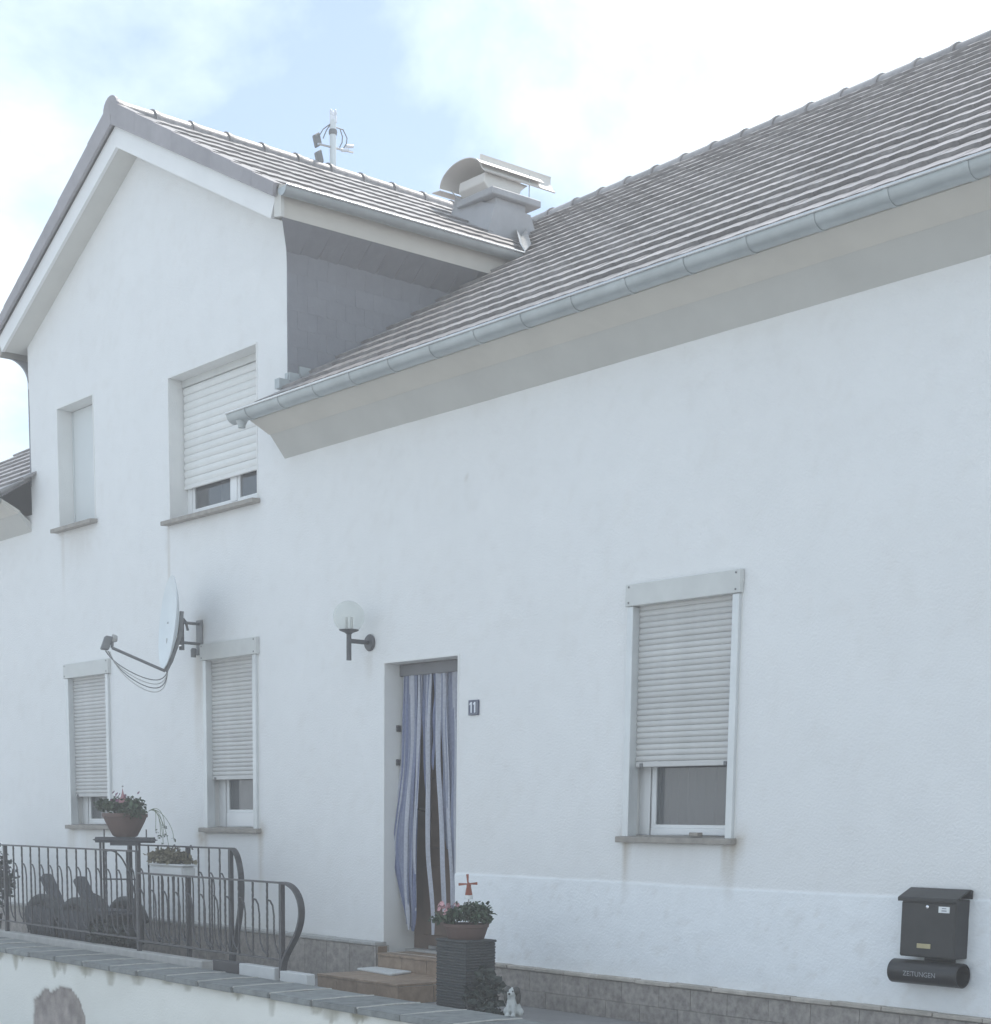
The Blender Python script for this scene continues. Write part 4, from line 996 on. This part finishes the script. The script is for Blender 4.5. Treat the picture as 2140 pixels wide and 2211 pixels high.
# toy windmill on a stick
wm = bc + Vector((.01, .01, .10))
tw = thing('toy_windmill', wm, 'small red brown toy windmill on a stick in the flower bowl', 'windmill')
MB().tube([wm, wm + Vector((0, 0, .155))], .004, 6).build('stick', 'kerb', tw)
MB().lathe([(0.026, .145), (0.028, .150), (0.027, .168), (0.024, .170)], wm, 14).build('base_ring', 'paper', tw, smooth=40)
MB().lathe([(0.0235, .171), (0.014, .225), (0.015, .230), (0.010, .242), (0, .250)], wm, 8).build('tower', 'redwood', tw)
nv = Vector((.60, -.80, 0)).normalized(); e1 = Vector((.80, .60, 0)); e2 = Vector((0, 0, 1)); hubp = wm + Vector((0, 0, .240)) + nv * .02
MB().tube([hubp - nv * .02, hubp + nv * .006], .005, 8).build('hub', 'redwood', tw)
for k in range(4):
    an_ = R(4 + 90 * k); d = e1 * math.cos(an_) + e2 * math.sin(an_); e = nv.cross(d)
    MB().prism([hubp + d * .004 + e * .004, hubp + d * .060 + e * .0085, hubp + d * .060 - e * .0085, hubp + d * .004 - e * .004], nv * .003).build('sail', 'redwood', tw)
# dark leafy plant at the foot of the planter
lpl = thing('leafy_plant', (2.12, -0.82, ZT), 'dark broad-leaved plant in a black pot beside the rattan planter', 'plant')
MB().lathe([(0.07, 0), (0.10, .14), (0.092, .14), (0, .13)], (2.12, -.82, ZT), 18).build('pot', 'black', lpl, smooth=40)
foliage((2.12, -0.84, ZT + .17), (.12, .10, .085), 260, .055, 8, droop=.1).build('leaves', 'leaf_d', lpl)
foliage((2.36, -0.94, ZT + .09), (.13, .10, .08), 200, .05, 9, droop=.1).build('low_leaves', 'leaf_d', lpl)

# dog figurine
fx, fy = 3.02, -1.335
fg = thing('dog_figurine', (fx, fy, ZC), 'small white and dark brown sitting dog figurine on the wall coping', 'figurine')
o = MB(); f = Vector((fx, fy, ZC)); fd = Vector((.45, -.89, 0)); sd_ = Vector((.89, .45, 0))
def P_(a, b, c): return f + fd * a + sd_ * b + Vector((0, 0, c))
o.ball(P_(-.012, 0, .040), .042, .042, .044); o.ball(P_(.006, 0, .075), .033, .033, .045); o.ball(P_(.014, 0, .108), .026, .026, .026)
o.ball(P_(.012, 0, .132), .031, .031, .029); o.ball(P_(.040, 0, .122), .015, .015, .013)
for k in (-1, 1):
    o.ball(P_(.030, k * .017, .035), .013, .013, .036); o.ball(P_(.040, k * .017, .008), .016, .014, .010); o.ball(P_(-.01, k * .036, .024), .024, .022, .026)
bd = o.build('body', 'dogw', fg, smooth=60)
md = bd.modifiers.new('join', 'REMESH'); md.mode = 'VOXEL'; md.voxel_size = 0.0045; md.use_smooth_shade = True
for k in (-1, 1):
    q = MB(); q.ball(P_(.012, k * .034, .108), .017, .015, .040); q.ball(P_(.014, k * .0225, .142), .030, .020, .025); q.build('ear', 'dogd', fg, smooth=60)
    MB().ball(P_(.037, k * .013, .140), .0045).build('eye', 'black', fg, smooth=60)
MB().ball(P_(.054, 0, .127), .0065).build('nose', 'black', fg, smooth=60)
MB().ball(P_(-.028, 0, .082), .028, .030, .046).build('back_patch', 'dogd', fg, smooth=60)

# plant stand with terracotta pot behind the railing
sx_, sy_ = -2.44, -0.80
ps = thing('plant_stand', (sx_, sy_, ZT), 'tall dark iron plant stand with rounded tray behind the railing', 'plant stand')
td = Vector((.62, .78, 0)); tn = Vector((-.78, .62, 0)); tcn_ = Vector((sx_, sy_, 0.765))
MB().obox(tcn_, td * .245, tn * .10, (0, 0, .022)).build('tray', 'cushion', ps, bevel=0.018, seg=3)
MB().lathe([(0.075, 0.0), (0.085, .05), (0.06, .06)], tcn_ + Vector((0, 0, .022)), 18).build('pot_foot', 'cushion', ps, smooth=40)
MB().obox(tcn_ - Vector((0, 0, .032)), td * .11, tn * .07, (0, 0, .012)).build('tray_brace', 'cushion', ps)
for a, b in ((-.19, -.06), (-.19, .06), (.10, -.06), (.10, .06)):
    p = tcn_ + td * a + tn * b
    MB().tube([(p.x, p.y, ZT), (p.x, p.y, .745)], .010, 8).build('leg', 'iron', ps)
for z in (.05, .45): MB().tube([tcn_ + td * -.19 + Vector((0, 0, z - .765)), tcn_ + td * .10 + Vector((0, 0, z - .765))], .007, 6).build('cross_bar', 'iron', ps)
MB().tube(bez([tcn_ + td * -.18 + Vector((0, 0, -.10)), tcn_ + td * -.02 + Vector((0, 0, -.02)), tcn_ + td * .05 + Vector((0, 0, -.30)), tcn_ + td * .10 + Vector((0, 0, -.60))]), .007, 6).build('scroll_bar', 'iron', ps, smooth=60)
for a in (-.17, .17): MB().tube([tcn_ + td * a + Vector((0, 0, .022)), tcn_ + td * a + Vector((0, 0, .085))], .006, 6).build('hoop', 'iron', ps)
pc = tcn_ + Vector((0, 0, .080))
fp = thing('flower_pot', pc, 'big round terracotta pot of trailing flowers on the iron plant stand', 'flower pot')
MB().lathe([(0.085, -.055), (0.10, -.045), (0.155, .060), (0.172, .100), (0.182, .103), (0.182, .132), (0.168, .132), (0.16, .11), (0, .108)], pc, 30).build('pot', 'terracotta', fp, smooth=40)
MB().lathe([(0.165, .112), (0, .12)], pc, 24).build('soil', 'soil', fp)
foliage(pc + Vector((-.01, 0, .165)), (.19, .19, .10), 1300, .038, 11).build('foliage', 'leaf', fp)
blossoms(pc + Vector((.03, -.03, .235)), (.20, .10, .06), 16, .016, 12).build('flowers', 'redp', fp)
for k in range(7):
    rn = random.Random(k + 40); s0 = pc + td * .19 + Vector((0, 0, .15))
    e_ = s0 + td * rn.uniform(.05, .22) + Vector((0, 0, rn.uniform(-.30, -.10)))
    MB().tube(bez([s0, s0 + td * .08 + Vector((0, 0, .06)), e_ + Vector((0, 0, .12)), e_], 12), .0022, 5).build('trailing_stem', 'stem', fp, smooth=60)
    foliage(e_, (.02, .02, .02), 8, .02, k + 60).build('trailing_leaves', 'leaf', fp)
gn_ = pc + Vector((-.01, -.01, .17))
gno = thing('garden_ornament', gn_, 'small pinkish pointed garden ornament stuck among the potted flowers', 'ornament')
MB().tube([gn_, gn_ + Vector((0, 0, .05))], .004, 6).build('stick', 'kerb', gno)
MB().lathe([(0.035, .045), (0.030, .065), (0.016, .095), (0.008, .12), (0, .165)], gn_, 14).build('cap', 'pink', gno, smooth=60)
MB().ball(gn_ + Vector((0, 0, .175)), .008).build('bobble', 'kerb', gno, smooth=60)

# white window box hung on the inner railing
fbx = thing('flower_box', (-1.88, -0.70, 0.485), 'white plastic flower box with wilted brownish plants hung on the inner railing', 'flower box')
MB().prism([(-2.14, -0.755, .49), (-1.60, -0.758, .49), (-1.60, -0.64, .49), (-2.14, -0.64, .49)], (0, 0, .085)).build('box', 'kwhite', fbx, bevel=0.012, seg=2)
MB().prism([(-2.16, -0.765, .575), (-1.58, -0.768, .575), (-1.58, -0.635, .575), (-2.16, -0.635, .575)], (0, 0, .014)).build('rim', 'kwhite', fbx, bevel=0.004)
foliage((-1.90, -0.71, .63), (.36, .10, .06), 900, .04, 21, droop=.3).build('foliage', 'leaf_b', fbx)
for xx in (-2.0, -1.74): MB().tube([(xx, -.64, .50), (xx, -.625, .70), (xx, -.60, .735), (xx, -.585, .70)], .005, flat=((1, 0, 0), .01, .002)).build('hook', 'iron', fbx)

# two dark wicker garden chairs behind the railing
def chair(cx, cy, label):
    z0 = ZT
    t = thing('garden_chair', (cx, cy, z0), label, 'chair', 'wicker chairs behind the railing')
    b = MB(); b.box(cx - .27, cx + .30, cy - .25, cy + .25, z0 + .10, z0 + .36); b.build('seat_base', 'rattan', t, bevel=0.05, seg=3)
    MB().box(cx - .20, cx + .31, cy - .185, cy + .185, z0 + .365, z0 + .43).build('seat_cushion', 'cushion', t, bevel=0.025, seg=3)
    for sg_ in (-1, 1):
        pts = [(cx - .27, cy + sg_ * .225, z0 + .36), (cx - .22, cy + sg_ * .225, z0 + .48), (cx - .08, cy + sg_ * .225, z0 + .515), (cx + .10, cy + sg_ * .225, z0 + .515), (cx + .24, cy + sg_ * .225, z0 + .46), (cx + .30, cy + sg_ * .225, z0 + .33)]
        MB().tube(bez(pts, 14), .045, 10).build('armrest', 'rattan', t, smooth=60)
        MB().box(cx - .24, cx + .26, cy + sg_ * .225 - .03, cy + sg_ * .225 + .03, z0 + .12, z0 + .46).build('side_panel', 'rattan', t, bevel=0.02, seg=2)
    a = Vector((cx - .16, cy, z0 + .40)); d = Vector((-.58, 0, .60)).normalized()
    MB().obox(a + d * .17, d * .22, (0, .060, 0), d.cross(Vector((0, 1, 0))) * .045).build('backrest', 'cushion', t, bevel=0.03, seg=3)
    for xx in (-.22, .25):
        for yy in (-.2, .2): MB().tube([(cx + xx, cy + yy, z0), (cx + xx, cy + yy, z0 + .12)], .02, 8).build('leg', 'rattan', t)
    rn = random.Random(int(cx * 100)); o = MB()
    for i in range(46):                                # loose fringe of a throw hanging over the front side
        xx = cx - .26 + .56 * i / 45; l = rn.uniform(.14, .26)
        o.tube([(xx, cy - .268, z0 + .42), (xx + rn.uniform(-.01, .01), cy - .282, z0 + .42 - l * .5), (xx + rn.uniform(-.02, .02), cy - .275, z0 + .42 - l)], .008, 5)
    o.build('throw_fringe', 'cushion', t, smooth=60)
    return t
chair(-3.72, -0.70, 'dark wicker garden chair with reclined back, farther from the door curtain')
chair(-3.02, -0.72, 'dark wicker garden chair with reclined back, beside the iron plant stand')
# dark shrub in a tub at the end of the terrace
sb = thing('potted_shrub', (-5.75, -0.62, ZT), 'dark evergreen shrub in a tub behind the railing below the gable corner', 'shrub')
MB().lathe([(0.15, 0), (0.19, .26), (0.18, .26), (0, .24)], (-5.75, -0.62, ZT), 20).build('tub', 'black', sb, smooth=40)
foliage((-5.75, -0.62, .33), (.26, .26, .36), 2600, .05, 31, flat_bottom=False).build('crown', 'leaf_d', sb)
MB().tube([(-5.75, -.62, ZT + .2), (-5.74, -.61, .2), (-5.76, -.63, .5)], [.02, .016, .008], 8).build('stem', 'stem', sb)
# low flower pot on the terrace at the railing post
dp = thing('terrace_flower_pot', (-2.30, -0.98, ZT), 'dark bushy plant in a low pot behind the kerb near the plant stand', 'plant')
MB().lathe([(0.10, 0), (0.13, .14), (0.12, .14), (0, .13)], (-2.30, -.98, ZT), 18).build('pot', 'black', dp, smooth=40)
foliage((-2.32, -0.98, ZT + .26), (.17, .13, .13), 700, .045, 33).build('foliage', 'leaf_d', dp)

# ------------------------------------------------------------------ thin air volume added to imitate lens glare
hz = MB().box(-160, 160, -160, 160, ZS - 1.0, 7.6).build('glare_veil', 'white'); hz['kind'] = 'stuff'
hm = bpy.data.materials.new('glare_veil_air'); hm.use_nodes = True; hm.node_tree.nodes.clear()
ho = hm.node_tree.nodes.new('ShaderNodeOutputMaterial'); hv = hm.node_tree.nodes.new('ShaderNodeVolumePrincipled')
hv.inputs['Color'].default_value = (0.97, 0.98, 1.0, 1); hv.inputs['Density'].default_value = 0.0066; hv.inputs['Anisotropy'].default_value = 0.3
hm.node_tree.links.new(hv.outputs[0], ho.inputs['Volume'])
hz.data.materials.clear(); hz.data.materials.append(hm)
SC.cycles.volume_bounces = 1; SC.cycles.max_bounces = 6; SC.cycles.diffuse_bounces = 3; SC.cycles.glossy_bounces = 2; SC.cycles.transparent_max_bounces = 6; SC.cycles.caustics_reflective = False; SC.cycles.caustics_refractive = False

for o_ in bpy.data.objects:
    if o_.name.split('.')[0] in ('foliage', 'flowers', 'leaves', 'low_leaves', 'trailing_leaves', 'crown', 'throw_fringe'): o_['kind'] = 'stuff'
